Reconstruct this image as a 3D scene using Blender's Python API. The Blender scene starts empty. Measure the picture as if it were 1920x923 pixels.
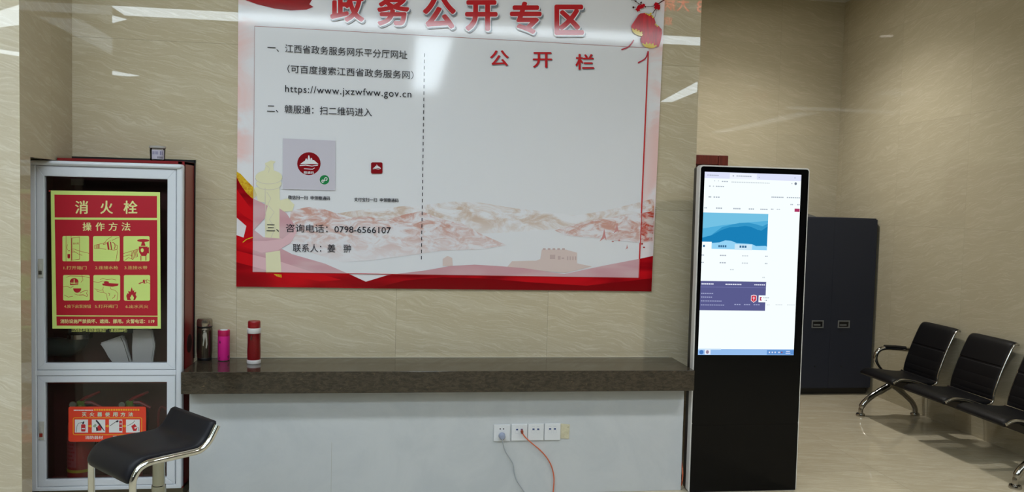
import bpy, bmesh, math, random
import numpy as np
from mathutils import Vector, Matrix
random.seed(7)
scn = bpy.context.scene
COL = scn.collection
PI = math.pi

# ------------------------------------------------------------------ camera
FPX = 1523.45
YAW, PITCH, ROLL = [math.radians(a) for a in (7.717, 2.897, 1.393)]
EYE = np.array([0.0, 0.0, 1.5])
fwd = np.array([math.sin(YAW)*math.cos(PITCH), math.cos(YAW)*math.cos(PITCH), -math.sin(PITCH)])
r0 = np.array([math.cos(YAW), -math.sin(YAW), 0.0]); u0 = np.cross(r0, fwd)
rgt = math.cos(ROLL)*r0 + math.sin(ROLL)*u0
upv = -math.sin(ROLL)*r0 + math.cos(ROLL)*u0
cam_d = bpy.data.cameras.new('camera')
cam_d.sensor_width = 36.0; cam_d.lens = FPX/1920*36.0; cam_d.clip_start = 0.02
cam = bpy.data.objects.new('camera', cam_d); COL.objects.link(cam)
M = Matrix.Identity(4)
for i in range(3):
    M[i][0] = rgt[i]; M[i][1] = upv[i]; M[i][2] = -fwd[i]; M[i][3] = EYE[i]
cam.matrix_world = M
scn.camera = cam

# ------------------------------------------------------------------ exposure, world
scn.view_settings.view_transform = 'Standard'
scn.view_settings.look = 'None'
scn.view_settings.exposure = 0.0
scn.view_settings.gamma = 1.0
scn.view_settings.use_curve_mapping = False
STRIP = 13.5         # radiance of the ceiling strips
SPOT = 220.0         # radiance of the recessed downlights
BEAM = 120.0        # watts of each downlight
w = bpy.data.worlds.new('world'); scn.world = w; w.use_nodes = True
w.node_tree.nodes['Background'].inputs[0].default_value = (0.8, 0.85, 0.9, 1)
w.node_tree.nodes['Background'].inputs[1].default_value = 0.05

# ------------------------------------------------------------------ where things stand (metres)
CEIL = 3.38
YB = 4.361           # marble wall behind the notice board
YFAR = 6.912         # far wall of the waiting corner
XR = 3.888           # right wall
XW = 1.612           # right end of the notice wall
XP, YP = -1.65, 3.795  # pier at the left

def ray(px, py): return fwd*FPX + rgt*(px-960.0) - upv*(py-461.5)
def at(px, py, Y):
    d = ray(px, py); return EYE + d*((Y-EYE[1])/d[1])
def atX(px, py, X):
    d = ray(px, py); return EYE + d*((X-EYE[0])/d[0])
def atZ(px, py, Z):
    d = ray(px, py); return EYE + d*((Z-EYE[2])/d[2])

# ------------------------------------------------------------------ materials
def lin(c):
    def f(v):
        v = v/255.0
        return v/12.92 if v <= 0.04045 else ((v+0.055)/1.055)**2.4
    return (f(c[0]), f(c[1]), f(c[2]), 1.0)
_m = {}
def mat(name, rgb, rough=0.5, metal=0.0, spec=0.5, alpha=1.0, coat=0.0):
    if name in _m: return _m[name]
    m = bpy.data.materials.new(name); m.use_nodes = True
    b = m.node_tree.nodes['Principled BSDF']
    b.inputs['Base Color'].default_value = lin(rgb)
    b.inputs['Roughness'].default_value = rough
    b.inputs['Metallic'].default_value = metal
    b.inputs['Specular IOR Level'].default_value = spec
    b.inputs['Alpha'].default_value = alpha
    b.inputs['Coat Weight'].default_value = coat
    b.inputs['Coat Roughness'].default_value = 0.05
    _m[name] = m; return m
def emis(name, rgb, s):
    if name in _m: return _m[name]
    m = bpy.data.materials.new(name); m.use_nodes = True
    nt = m.node_tree; nt.nodes.clear()
    o = nt.nodes.new('ShaderNodeOutputMaterial'); e = nt.nodes.new('ShaderNodeEmission')
    e.inputs[0].default_value = lin(rgb); e.inputs[1].default_value = s
    nt.links.new(e.outputs[0], o.inputs[0]); _m[name] = m; return m
class NT:
    def __init__(s, m): s.nt = m.node_tree; s.b = s.nt.nodes['Principled BSDF']
    def n(s, t, **k):
        x = s.nt.nodes.new(t)
        for a, v in k.items(): setattr(x, a, v)
        return x
    def l(s, a, b): s.nt.links.new(a, b)
    def math(s, op, a, b=None, c=None):
        x = s.n('ShaderNodeMath', operation=op)
        for i, v in enumerate((a, b, c)):
            if v is None: continue
            if isinstance(v, (int, float)): x.inputs[i].default_value = v
            else: s.l(v, x.inputs[i])
        return x.outputs[0]
    def mix(s, f, a, b):
        x = s.n('ShaderNodeMix', data_type='RGBA')
        if isinstance(f, (int, float)): x.inputs[0].default_value = f
        else: s.l(f, x.inputs[0])
        for i, v in ((6, a), (7, b)):
            if isinstance(v, tuple): x.inputs[i].default_value = v
            else: s.l(v, x.inputs[i])
        return x.outputs[2]
    def ramp(s, f, lo, hi, smooth=True):
        x = s.n('ShaderNodeMapRange'); x.interpolation_type = 'SMOOTHSTEP' if smooth else 'LINEAR'
        s.l(f, x.inputs[0]); x.inputs[1].default_value = lo; x.inputs[2].default_value = hi
        return x.outputs[0]
    def noise(s, vec, scale, detail=4, rough=0.55, dist=0.0):
        x = s.n('ShaderNodeTexNoise'); x.inputs['Scale'].default_value = scale
        x.inputs['Detail'].default_value = detail; x.inputs['Roughness'].default_value = rough
        x.inputs['Distortion'].default_value = dist
        if vec is not None: s.l(vec, x.inputs['Vector'])
        return x.outputs['Fac']
    def comb(s, x, y, z):
        c = s.n('ShaderNodeCombineXYZ')
        for i, v in enumerate((x, y, z)):
            if isinstance(v, (int, float)): c.inputs[i].default_value = v
            else: s.l(v, c.inputs[i])
        return c.outputs[0]
def marble(name, horiz, v0, dv, w0, dw, dark, light, floor=False, rough=0.012, joint=0.0013, amt=1.0, jstr=0.45):
    """polished tiles: veins run along each tile, joints between the tiles"""
    m = mat(name, dark, rough, 0, 0.4); t = NT(m)
    g = t.n('ShaderNodeNewGeometry'); sp = t.n('ShaderNodeSeparateXYZ'); t.l(g.outputs['Position'], sp.inputs[0])
    a = sp.outputs[horiz]; b = sp.outputs['Y' if floor else 'Z']
    u = t.math('DIVIDE', t.math('SUBTRACT', a, v0), dv); v = t.math('DIVIDE', t.math('SUBTRACT', b, w0), dw)
    iu = t.math('FLOOR', u); iv = t.math('FLOOR', v)
    wn = t.n('ShaderNodeTexWhiteNoise'); t.l(t.comb(iu, iv, 3.7), wn.inputs['Vector'])
    off = t.math('MULTIPLY', wn.outputs['Value'], 23.0)
    ca, sa = math.cos(0.22), math.sin(0.22)
    al = t.math('ADD', t.math('MULTIPLY', a, ca), t.math('MULTIPLY', b, -sa))
    ac = t.math('ADD', t.math('MULTIPLY', a, sa), t.math('MULTIPLY', b, ca))
    wv = t.noise(t.comb(t.math('MULTIPLY', al, 2.2), t.math('MULTIPLY', ac, 4.0), off), 1.6, 3, 0.5)
    ac2 = t.math('ADD', ac, t.math('MULTIPLY', t.math('SUBTRACT', wv, 0.5), 0.13))
    vec = t.comb(t.math('ADD', al, off), t.math('MULTIPLY', ac2, 9.0), off)
    n1 = t.noise(vec, 2.0, 6, 0.6, 0.5)
    vec2 = t.comb(t.math('ADD', al, off), t.math('MULTIPLY', ac2, 14.0), off)
    n2 = t.noise(vec2, 8.0, 6, 0.66, 0.5)
    s = t.math('ADD', t.math('MULTIPLY', t.ramp(n1, 0.44, 0.68), 0.45), t.math('MULTIPLY', t.ramp(n2, 0.48, 0.66), 0.75))
    fine = t.noise(t.comb(al, t.math('MULTIPLY', ac, 1.5), off), 110.0, 2, 0.6)
    s = t.math('MULTIPLY', t.math('ADD', s, t.math('MULTIPLY', t.math('SUBTRACT', fine, 0.5), 0.5)), amt)
    colr = t.mix(s, lin(dark), lin(light))
    shade = t.math('ADD', 0.97, t.math('MULTIPLY', wn.outputs['Value'], 0.06))
    cc = t.n('ShaderNodeVectorMath', operation='SCALE'); t.l(colr, cc.inputs[0]); t.l(shade, cc.inputs['Scale'])
    def line(x, size):
        f = t.math('FRACT', x); d = t.math('MINIMUM', f, t.math('SUBTRACT', 1.0, f))
        return t.math('LESS_THAN', d, joint/size)
    j = t.math('MAXIMUM', line(u, dv), line(v, dw))
    jc = tuple(c*0.42 for c in lin(dark)[:3]) + (1.0,)
    fin = t.mix(t.math('MULTIPLY', j, jstr), cc.outputs[0], jc)
    t.l(fin, t.b.inputs['Base Color'])
    return m
def speckle(name, c1, c2, scale, rough, c3=None, stretch=(1, 1, 1)):
    m = mat(name, c1, rough); t = NT(m)
    g = t.n('ShaderNodeNewGeometry'); mp = t.n('ShaderNodeMapping'); mp.inputs['Scale'].default_value = stretch
    t.l(g.outputs['Position'], mp.inputs[0])
    n1 = t.noise(mp.outputs[0], scale, 6, 0.7, 0.6)
    c = t.mix(t.ramp(n1, 0.36, 0.66), lin(c1), lin(c2))
    if c3:
        n2 = t.noise(mp.outputs[0], scale*2.3, 4, 0.6, 1.2)
        c = t.mix(t.ramp(n2, 0.60, 0.74), c, lin(c3))
    t.l(c, t.b.inputs['Base Color']); return m
def glass(name, tint, ior=1.45):
    m = bpy.data.materials.new(name); m.use_nodes = True; nt = m.node_tree; nt.nodes.clear()
    o = nt.nodes.new('ShaderNodeOutputMaterial'); mx = nt.nodes.new('ShaderNodeMixShader')
    fr = nt.nodes.new('ShaderNodeFresnel'); fr.inputs[0].default_value = ior
    tr = nt.nodes.new('ShaderNodeBsdfTransparent'); tr.inputs[0].default_value = (*tint, 1)
    gl = nt.nodes.new('ShaderNodeBsdfGlossy'); gl.inputs['Roughness'].default_value = 0.02
    nt.links.new(fr.outputs[0], mx.inputs[0]); nt.links.new(tr.outputs[0], mx.inputs[1])
    nt.links.new(gl.outputs[0], mx.inputs[2]); nt.links.new(mx.outputs[0], o.inputs[0]); return m

# ------------------------------------------------------------------ mesh building
ORG = {}
class MB:
    def __init__(s): s.bm = bmesh.new(); s.mi = 0; s.flatsides = False
    def face(s, pts, mi=None):
        vs = [s.bm.verts.new(Vector(p)) for p in pts]
        f = s.bm.faces.new(vs); f.material_index = s.mi if mi is None else mi; return f
    def box(s, lo, hi, bev=0.0, seg=2, edges=None):
        s.flatsides = True
        r = bmesh.ops.create_cube(s.bm, size=1.0); vs = r['verts']
        for v in vs:
            v.co = Vector([lo[i] if v.co[i] < 0 else hi[i] for i in range(3)])
        fs = list({f for v in vs for f in v.link_faces})
        for f in fs: f.material_index = s.mi
        if bev > 0:
            es = list({e for v in vs for e in v.link_edges})
            if edges: es = [e for e in es if edges(e.verts[0].co, e.verts[1].co)]
            bmesh.ops.bevel(s.bm, geom=es, offset=bev, segments=seg, affect='EDGES', profile=0.5)
        return s
    def prism(s, pts, dv):
        """closed outline pts (3-D, planar) pushed along dv"""
        n = len(pts); a = [s.bm.verts.new(Vector(p)) for p in pts]; b = [s.bm.verts.new(Vector(p)+Vector(dv)) for p in pts]
        fs = [s.bm.faces.new(a), s.bm.faces.new(b[::-1])]
        for i in range(n): fs.append(s.bm.faces.new((a[i], b[i], b[(i+1) % n], a[(i+1) % n])))
        for f in fs: f.material_index = s.mi
        return s
    def loft(s, rings, closed=True, caps=True):
        R = [[s.bm.verts.new(Vector(p)) for p in r] for r in rings]; n = len(R[0])
        for i in range(len(R)-1):
            for j in range(n if closed else n-1):
                f = s.bm.faces.new((R[i][j], R[i][(j+1) % n], R[i+1][(j+1) % n], R[i+1][j])); f.material_index = s.mi
        if caps:
            for r in (R[0][::-1], R[-1]):
                f = s.bm.faces.new(r); f.material_index = s.mi
        return s
    def tube(s, pts, r, n=10, caps=True, flat=None):
        P = [Vector(p) for p in pts]; rr = r if isinstance(r, (list, tuple)) else [r]*len(P)
        rings = []; ref = None
        for i, p in enumerate(P):
            t = (P[min(i+1, len(P)-1)] - P[max(i-1, 0)]).normalized()
            if ref is None:
                ref = Vector((0, 0, 1)) if abs(t.z) < 0.9 else Vector((1, 0, 0))
            a = (ref - t*ref.dot(t)).normalized(); ref = a; b = t.cross(a)
            rings.append([p + (a*math.cos(2*PI*k/n) + b*math.sin(2*PI*k/n))*rr[i] for k in range(n)])
        return s.loft(rings, True, caps)
    def lathe(s, prof, c, n=32, axis=(0, 0, 1), sx=1.0):
        ax = Vector(axis).normalized(); ref = Vector((1, 0, 0)) if abs(ax.x) < 0.9 else Vector((0, 1, 0))
        a = (ref - ax*ref.dot(ax)).normalized(); b = ax.cross(a); c = Vector(c)
        rings = [[c + ax*h + (a*math.cos(2*PI*k/n) + b*math.sin(2*PI*k/n))*max(r, 1e-4) for k in range(n)] for r, h in prof]
        return s.loft(rings)
    def build(s, name, m, parent=None, smooth=None, org=None):
        bm = s.bm
        bmesh.ops.remove_doubles(bm, verts=bm.verts, dist=1e-6) if smooth == 'weld' else None
        me = bpy.data.meshes.new(name)
        o_ = Vector(ORG[parent.name]) if parent is not None else Vector(org if org is not None else (0, 0, 0))
        bmesh.ops.translate(bm, verts=bm.verts, vec=-o_)
        bm.normal_update(); bm.to_mesh(me); bm.free()
        for x in (m if isinstance(m, (list, tuple)) else [m]): me.materials.append(x)
        if smooth is not None:
            me.polygons.foreach_set('use_smooth', [True]*len(me.polygons))
            me.set_sharp_from_angle(angle=math.radians(35 if smooth in (True, 'weld') else smooth))
        ob = bpy.data.objects.new(name, me); COL.objects.link(ob)
        if smooth is not None and s.flatsides:
            wn = ob.modifiers.new('weighted_normal', 'WEIGHTED_NORMAL'); wn.keep_sharp = True; wn.weight = 100
        if parent is not None: ob.parent = parent
        else: ob.location = o_
        ORG[ob.name] = tuple(o_)
        return ob
def tag(o, label=None, cat=None, group=None, kind=None):
    if label: o['label'] = label
    if cat: o['category'] = cat
    if group: o['group'] = group
    if kind: o['kind'] = kind
    return o
def thing(name, loc, label, cat, group=None):
    o = bpy.data.objects.new(name, None); COL.objects.link(o); o.location = loc
    o.empty_display_size = 0.05; ORG[o.name] = tuple(loc); return tag(o, label, cat, group)
def struct(o): o['kind'] = 'structure'; return o

def spline(pts, n=8):
    P = [np.array(p, float) for p in pts]; P = [2*P[0]-P[1]] + P + [2*P[-1]-P[-2]]; out = []
    for i in range(1, len(P)-2):
        for k in range(n):
            t = k/n
            out.append(0.5*((2*P[i]) + (-P[i-1]+P[i+1])*t + (2*P[i-1]-5*P[i]+4*P[i+1]-P[i+2])*t*t + (-P[i-1]+3*P[i]-3*P[i+1]+P[i+2])*t**3))
    out.append(P[-2]); return out
def rrect(x0, y0, x1, y1, r, n=5):
    pts = []
    for cx, cy, a0 in ((x1-r, y0+r, -90), (x1-r, y1-r, 0), (x0+r, y1-r, 90), (x0+r, y0+r, 180)):
        for k in range(n+1):
            a = math.radians(a0 + 90*k/n); pts.append((cx + r*math.cos(a), cy + r*math.sin(a)))
    return pts
def circ(cx, cy, rx, ry=None, n=28, a0=0, a1=360):
    ry = ry or rx
    return [(cx + rx*math.cos(math.radians(a0+(a1-a0)*k/n)), cy + ry*math.sin(math.radians(a0+(a1-a0)*k/n))) for k in range(n + (0 if a1-a0 == 360 else 1))]
def stroke(pts, w):
    """outline of an open line of width w in 2-D"""
    P = [np.array(p, float) for p in pts]; L, R = [], []
    for i, p in enumerate(P):
        t = P[min(i+1, len(P)-1)] - P[max(i-1, 0)]; t = t/(np.hypot(*t)+1e-9); nrm = np.array([-t[1], t[0]])
        ww = w[i] if isinstance(w, (list, tuple)) else w
        L.append(tuple(p + nrm*ww/2)); R.append(tuple(p - nrm*ww/2))
    return L + R[::-1]
_tx = {}
def glyphs(s, space=1.0):
    k = (s, space)
    if k in _tx: return _tx[k]
    c = bpy.data.curves.new('lettering', 'FONT'); c.body = s; c.resolution_u = 4; c.space_character = space
    o = bpy.data.objects.new('lettering', c); COL.objects.link(o)
    dg = bpy.context.evaluated_depsgraph_get(); dg.update()
    e = o.evaluated_get(dg); me = e.to_mesh()
    V = [(v.co.x, v.co.y) for v in me.vertices]; F = [tuple(p.vertices) for p in me.polygons]
    e.to_mesh_clear(); bpy.data.objects.remove(o); bpy.data.curves.remove(c)
    _tx[k] = (V, F); return V, F
class Print:
    """flat ink shapes on one surface: fn maps 2-D print coordinates and a layer number to a point"""
    def __init__(s, fn): s.fn = fn; s.mb = MB(); s.mats = []; s.ly = 0; s.k = 0
    def ink(s, m, layer=None):
        if m not in s.mats: s.mats.append(m)
        s.mb.mi = s.mats.index(m)
        if layer is not None: s.ly = layer; s.k = 0
        return s
    def poly(s, pts): s.k += 1; s.mb.face([s.fn(x, y, s.ly + 0.008*min(s.k, 90)) for x, y in pts]); return s
    def rect(s, x0, y0, x1, y1): return s.poly([(x0, y0), (x1, y0), (x1, y1), (x0, y1)])
    def line(s, pts, w):
        o = stroke(pts, w); n = len(pts)
        for i in range(n-1): s.poly([o[i], o[i+1], o[2*n-2-i], o[2*n-1-i]])
        return s
    def loop(s, pts, w):
        return s.line(list(pts) + [pts[0], pts[1]], w)
    def text(s, st, p0, p1, h, bold=0.0, space=1.0, flip=False):
        """the line runs from p0 to p1 (middle of the letters), h high"""
        V, F = glyphs(st, space)
        xs = [v[0] for v in V]; ys = [v[1] for v in V]; x0, x1, y0, y1 = min(xs), max(xs), min(ys), max(ys)
        p0 = np.array(p0, float); p1 = np.array(p1, float); d = p1-p0
        sh = [(0.0, 0.0)]; em = h/max(y1-y0, 0.3)
        if bold > 0.03: sh += [(bold*math.cos(k*PI/4), bold*math.sin(k*PI/4)) for k in range(8)]
        elif bold > 0: sh += [(bold, 0), (-bold, 0), (0, bold*0.6), (0, -bold*0.6)]
        fx = (abs(d[0]) - 2*bold*em)/(abs(d[0]) if abs(d[0]) > 1e-6 else 1)
        for i, (sx, sy) in enumerate(sh):
            vs = []
            for x, y in V:
                a = 0.5 + ((x-x0)/(x1-x0) - 0.5)*fx; c = (y-y0)/(y1-y0) - 0.5
                q = p0 + d*a; vs.append(s.mb.bm.verts.new(Vector(s.fn(q[0]+sx*em, q[1]-c*(h-2*bold*em)+sy*em, s.ly+0.05*i))))
            for f in F:
                try: s.mb.bm.faces.new([vs[i] for i in f]).material_index = s.mb.mi
                except ValueError: pass
        return s
    def char(s, ch, x0, y0, x1, y1, bold=0.0):
        return s.text(ch, (x0, (y0+y1)/2), (x1, (y0+y1)/2), y1-y0, bold)
    def build(s, name, parent): return s.mb.build(name, s.mats, parent)

# ------------------------------------------------------------------ shared materials
DK, LT = (190, 177, 150), (207, 197, 174)
m_wall = marble('marble_notice_wall', 'X', -0.848, 0.8225, 0.697, 0.795, DK, LT)
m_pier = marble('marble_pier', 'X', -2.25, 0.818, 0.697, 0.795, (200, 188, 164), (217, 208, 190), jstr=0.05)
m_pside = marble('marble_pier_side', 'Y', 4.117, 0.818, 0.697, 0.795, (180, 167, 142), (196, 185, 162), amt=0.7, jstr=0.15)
m_far = marble('marble_far_wall', 'X', 3.30, 0.818, 0.595, 0.795, (178, 170, 147), (195, 188, 168), amt=0.7, jstr=0.22)
m_right = marble('marble_right_wall', 'Y', 5.2, 0.818, 0.615, 0.795, (178, 170, 147), (195, 188, 168), amt=0.7, jstr=0.22)
m_floor = marble('polished_floor_tile', 'X', 2.77, 0.80, 0.35, 0.80, (186, 176, 152), (208, 200, 180), floor=True, rough=0.035, amt=0.8, jstr=0.4)
m_ceil = mat('ceiling_paint', (205, 203, 196), 0.8, 0, 0.2)
m_hall = mat('hall_wall_paint', (150, 142, 128), 0.5)
m_front = mat('hall_end_panelling', (74, 66, 58), 0.4)
m_stone = speckle('brown_granite', (44, 38, 31), (70, 61, 49), 55, 0.10, (104, 88, 66), (0.6, 1, 1.4))
m_base = speckle('white_wall_paint', (188, 192, 196), (196, 199, 202), 3, 0.55)
m_chrome = mat('chrome', (225, 225, 222), 0.08, 1.0)
m_steel = mat('brushed_steel', (170, 168, 164), 0.25, 1.0)
m_black = mat('black_plastic', (14, 14, 16), 0.35)
m_leather = mat('black_leather', (13, 13, 22), 0.5, 0, 0.35)
m_alu = mat('white_aluminium', (214, 218, 226), 0.25, 0.0, 0.6)
m_red = mat('red_enamel', (132, 26, 30), 0.3)
m_seam = mat('dark_seam', (40, 42, 46), 0.6)

# ------------------------------------------------------------------ the room
b = MB(); b.box((-6.5, -8, -0.1), (6.5, YFAR+0.1, 0)); struct(b.build('floor', m_floor))
b = MB(); b.box((-6.5, -8, CEIL), (6.5, YFAR+0.1, CEIL+0.1)); struct(b.build('ceiling', m_ceil))
b = MB(); b.box((-1.80, YB, 0), (XW, YFAR, CEIL)); struct(b.build('wall_back', m_wall))
b = MB()
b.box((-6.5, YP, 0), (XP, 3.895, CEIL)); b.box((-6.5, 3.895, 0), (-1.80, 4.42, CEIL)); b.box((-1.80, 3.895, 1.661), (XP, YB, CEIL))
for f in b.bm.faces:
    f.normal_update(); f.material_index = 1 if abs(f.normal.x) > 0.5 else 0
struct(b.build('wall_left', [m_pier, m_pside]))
b = MB(); b.box((XW, YFAR, 0), (XR+0.12, YFAR+0.1, CEIL)); struct(b.build('wall_far', m_far))
b = MB(); b.box((XR, 1.6, 0), (XR+0.12, YFAR, CEIL)); struct(b.build('wall_right', m_right))
b = MB(); b.box((-6.6, -8, 0), (-6.5, 4.42, CEIL)); struct(b.build('wall_hall_left', m_hall))
b = MB(); b.box((6.5, -8, 0), (6.6, 1.7, CEIL)); b.box((XR+0.12, 1.6, 0), (6.6, 1.7, CEIL)); struct(b.build('wall_hall_right', m_hall))
b = MB(); b.box((-6.6, -8.1, 0), (6.6, -8, CEIL)); struct(b.build('wall_front', m_front))
# door in the far wall, dark red wood
m_wood = speckle('red_brown_wood', (74, 26, 20), (96, 36, 28), 9, 0.3, None, (6, 1, 1))
b = MB(); b.box((1.93, YFAR-0.015, 0), (2.75, YFAR-0.002, 1.90)); d1 = struct(b.build('door_1', m_wood))
b = MB()
b.box((1.83, YFAR-0.045, 0), (1.92, YFAR-0.001, 1.98), 0.008); b.box((2.745, YFAR-0.045, 0), (2.835, YFAR-0.001, 1.98), 0.008)
b.box((1.92, YFAR-0.044, 1.895), (2.745, YFAR-0.001, 1.979), 0.008)
b.build('door_frame', m_wood, d1, True)

# ------------------------------------------------------------------ ceiling lights
m_strip = emis('ceiling_strip_light', (228, 243, 252), STRIP)
m_spot = emis('downlight_bulb', (255, 250, 240), SPOT)
def mirror(px, py, Yw, Z=CEIL-0.03):
    p = atZ(px, py, Z); return (float(p[0]), float(2*Yw-p[1]))
def strip(name, pts, label, group='white ceiling light panels'):
    c = np.mean(np.array(pts), axis=0)
    t = thing(name, (c[0], c[1], CEIL), label, 'ceiling light', group)
    area = sum(pts[i][0]*pts[(i+1) % len(pts)][1]-pts[(i+1) % len(pts)][0]*pts[i][1] for i in range(len(pts)))
    if area < 0: pts = pts[::-1]
    b = MB(); b.prism([(x, y, CEIL-0.03) for x, y in pts], (0, 0, -0.004)); b.build('diffuser', m_strip, t)
    b = MB(); q = [(c[0]+(x-c[0])*1.02, c[1]+(y-c[1])*1.02) for x, y in pts]
    b.prism([(x, y, CEIL-0.0005) for x, y in q], (0, 0, -0.029)); b.build('housing', m_ceil, t)
strip('ceiling_strip_light', [(-2.86, -0.19), (3.45, -0.19), (3.45, 0.22), (-2.86, 0.22)], 'long white light strip on the ceiling running parallel to the notice wall')
strip('ceiling_strip_light', [(-4.2, 1.95), (0.6, 1.95), (0.6, 2.35), (-4.2, 2.35)], 'unseen white light strip added on the ceiling nearest the notice wall')  # added strip, out of view and reflection, to brighten the wall
strip('ceiling_strip_light', [mirror(x, y, YB) for x, y in ((150, 22), (170, 19), (238, 36), (170, 53), (139, 57))], 'short wedge of white ceiling light at the left end of the long strip')
strip('ceiling_strip_light', [mirror(x, y, YB) for x, y in ((141, 120), (262, 142), (240, 143), (141, 133))], 'slanted white ceiling light deep in the hall on the left')
strip('ceiling_strip_light', [mirror(x, y, YB) for x, y in ((1237, 191), (1308, 153), (1307, 172), (1260, 191))], 'slanted white ceiling light deep in the hall on the right')
strip('ceiling_strip_light', [(0.12, -4.9), (0.52, -4.9), (0.52, -0.5), (0.12, -0.5)], 'white ceiling light strip running away from the middle of the long strip')
strip('ceiling_strip_light', [mirror(x, y, YP) for x, y in ((-40, 32), (37, 9), (37, 46), (-40, 56))], 'white ceiling light reflected in the left pier, upper one')
strip('ceiling_strip_light', [mirror(x, y, YP) for x, y in ((-60, 84), (36, 98), (36, 105), (-60, 90))], 'narrow white ceiling light reflected in the left pier, lower one')
for (x, y), lb in (((2.76, 5.77), 'round recessed downlight over the waiting corner near the far wall'), ((2.62, 2.17), 'round recessed downlight in the ceiling nearer the hall')):
    t = thing('recessed_downlight', (x, y, CEIL), lb, 'downlight', 'recessed downlights')
    b = MB(); b.lathe([(0.07, -0.008), (0.07, -0.004)], (x, y, CEIL), 24); b.build('lamp', m_spot, t)
    b = MB(); b.lathe([(0.0705, -0.003), (0.072, -0.012), (0.092, -0.010), (0.097, -0.0005)], (x, y, CEIL), 28)
    b.build('trim_ring', m_alu, t, True)
    ld = bpy.data.lights.new('downlight_beam', 'SPOT'); ld.energy = BEAM; ld.color = (1.0, 0.975, 0.92); ld.shadow_soft_size = 0.05; ld.spot_size = math.radians(140); ld.spot_blend = 1.0
    lo = bpy.data.objects.new('downlight_beam', ld); COL.objects.link(lo); lo.parent = t; lo.location = (0, 0, -0.075)
# hanging LED text board (its letters show in the polished wall)
YL = 1.8
m_led = emis('led_red', (255, 80, 60), 9.0)
t = thing('led_text_board', (2.6, YL, 2.9), 'black hanging board with glowing red letters reflected in the marble beside the notice board', 'display')
Yv = 2*YB - YL
p0 = at(1232, 50, Yv); 
b = MB(); b.box((p0[0]-0.25, YL-0.05, float(p0[2])-0.02), (p0[0]+1.1, YL-0.004, CEIL-0.06), 0.006); b.build('housing', m_black, t, True)
b = MB()
for xx in (p0[0], p0[0]+0.85): b.tube([(xx, YL-0.027, CEIL-0.0601), (xx, YL-0.027, CEIL-0.0005)], 0.008, 8)
b.build('hanger', m_steel, t)
def fled(x, y, l):
    p = at(x, y, Yv); return (p[0], YL-0.003, p[2])
P = Print(fled); P.ink(m_led)
P.text('大病', (1293, 8), (1243, 6), 28, 0.008); P.text('欢', (1261, 40), (1245, 39), 16, 0.008); P.text('8', (1320, 13), (1307, 12), 22, 0.012)
P.build('lettering', t)

# ------------------------------------------------------------------ counter under the notice board
LX0, LX1, LY0 = -1.032, 1.513, 4.002
b = MB(); b.box((LX0, LY0, 0.56), (LX1, YB-0.001, 0.667), 0.003)
tag(b.build('stone_countertop', m_stone, None, True, ((LX0+LX1)/2, LY0, 0.56)), 'long brown granite counter ledge carrying three drink flasks below the notice board', 'countertop')
CY = 4.105
b = MB(); b.box((-1.018, CY, 0.0), (1.498, YB-0.001, 0.5598), 0.002)
o = tag(b.build('counter_base', m_base, None, None, (0.24, CY, 0)), 'plain white counter front with wall sockets under the granite ledge', 'counter')
b = MB()
p = at(622, 830, CY)
b.box((p[0]-0.0008, CY-0.0004, 0.0), (p[0]+0.0008, CY-0.00005, float(p[2])), 0)
b.build('panel_seam', mat('seam_line', (168, 168, 162), 0.6), o)
m_sil = mat('sealant', (176, 168, 148), 0.5)
b = MB(); b.tube([(LX0+0.02, YB-0.003, 0.669), (0.2, YB-0.003, 0.669), (LX1-0.02, YB-0.003, 0.669)], 0.0035, 8)
tag(b.build('sealant_bead', m_sil), 'thin beige sealant bead where the granite ledge meets the marble', 'sealant')

# ------------------------------------------------------------------ fire hydrant cabinet
FY = 4.12
cx0, cx1, cz0, cz1 = -1.755, -1.058, 0.064, 1.657
cab = thing('fire_cabinet', ((cx0+cx1)/2, 4.2, 0.03), 'tall fire hydrant cabinet with white metal frame and dark glass doors, red sides', 'cabinet')
b = MB()
BX0, BX1 = -1.645, -1.060
BXL = -1.752
for lo, hi in (((BXL, 4.1655, 0.05), (BXL+0.012, YB-0.003, 1.656)), ((BX1-0.012, 4.1655, 0.05), (BX1, YB-0.002, 1.672)),
               ((BX0, 4.166, 1.660), (BX1, YB-0.002, 1.673)), ((BXL, 4.166, 1.645), (BX0, YB-0.003, 1.657)), ((BXL, 4.166, 0.05), (BX1, YB-0.002, 0.062)),
               ((BX0, YB-0.006, 1.655), (BX1, YB-0.0022, 1.672)), ((BXL+0.01, 4.18, 0.575), (BX1-0.01, YB-0.01, 0.585)),
               ((BXL, 4.166, 0.05), (-1.715, 4.18, 1.656)), ((BX1-0.03, 4.166, 0.05), (BX1, 4.18, 1.672))):
    b.box(lo, hi)
b.build('cabinet_body', m_red, cab)
m_inner_shade = mat('inner_shade_maroon', (76, 24, 28), 0.5)  # shade of the unlit red interior, put into a darker colour
b = MB(); b.box((BXL, YB-0.012, 0.05), (BX1, YB-0.0022, 1.656)); b.box((BXL+0.0121, 4.182, 0.0625), (BXL+0.015, YB-0.0125, 1.644)); b.box((BX1-0.015, 4.182, 0.0625), (BX1-0.0121, YB-0.0125, 1.644)); b.build('inner_shade_panels', m_inner_shade, cab)
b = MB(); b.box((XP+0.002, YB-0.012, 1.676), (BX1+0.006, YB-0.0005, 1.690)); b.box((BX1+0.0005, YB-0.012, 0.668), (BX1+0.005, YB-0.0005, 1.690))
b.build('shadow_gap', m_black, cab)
b = MB(); pz = atX(355, 644, BX1+0.001); b.lathe([(0.047, 0), (0.047, 0.002)], (BX1, pz[1], pz[2]), 24, (1, 0, 0)); b.build('cable_knockout', mat('dark_knockout', (46, 10, 14), 0.5), cab)
b = MB(); b.box((-1.74, 4.17, 0.0), (-1.065, YB-0.005, 0.049)); b.build('plinth', mat('cabinet_plinth', (120, 112, 92), 0.5), cab)
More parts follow.
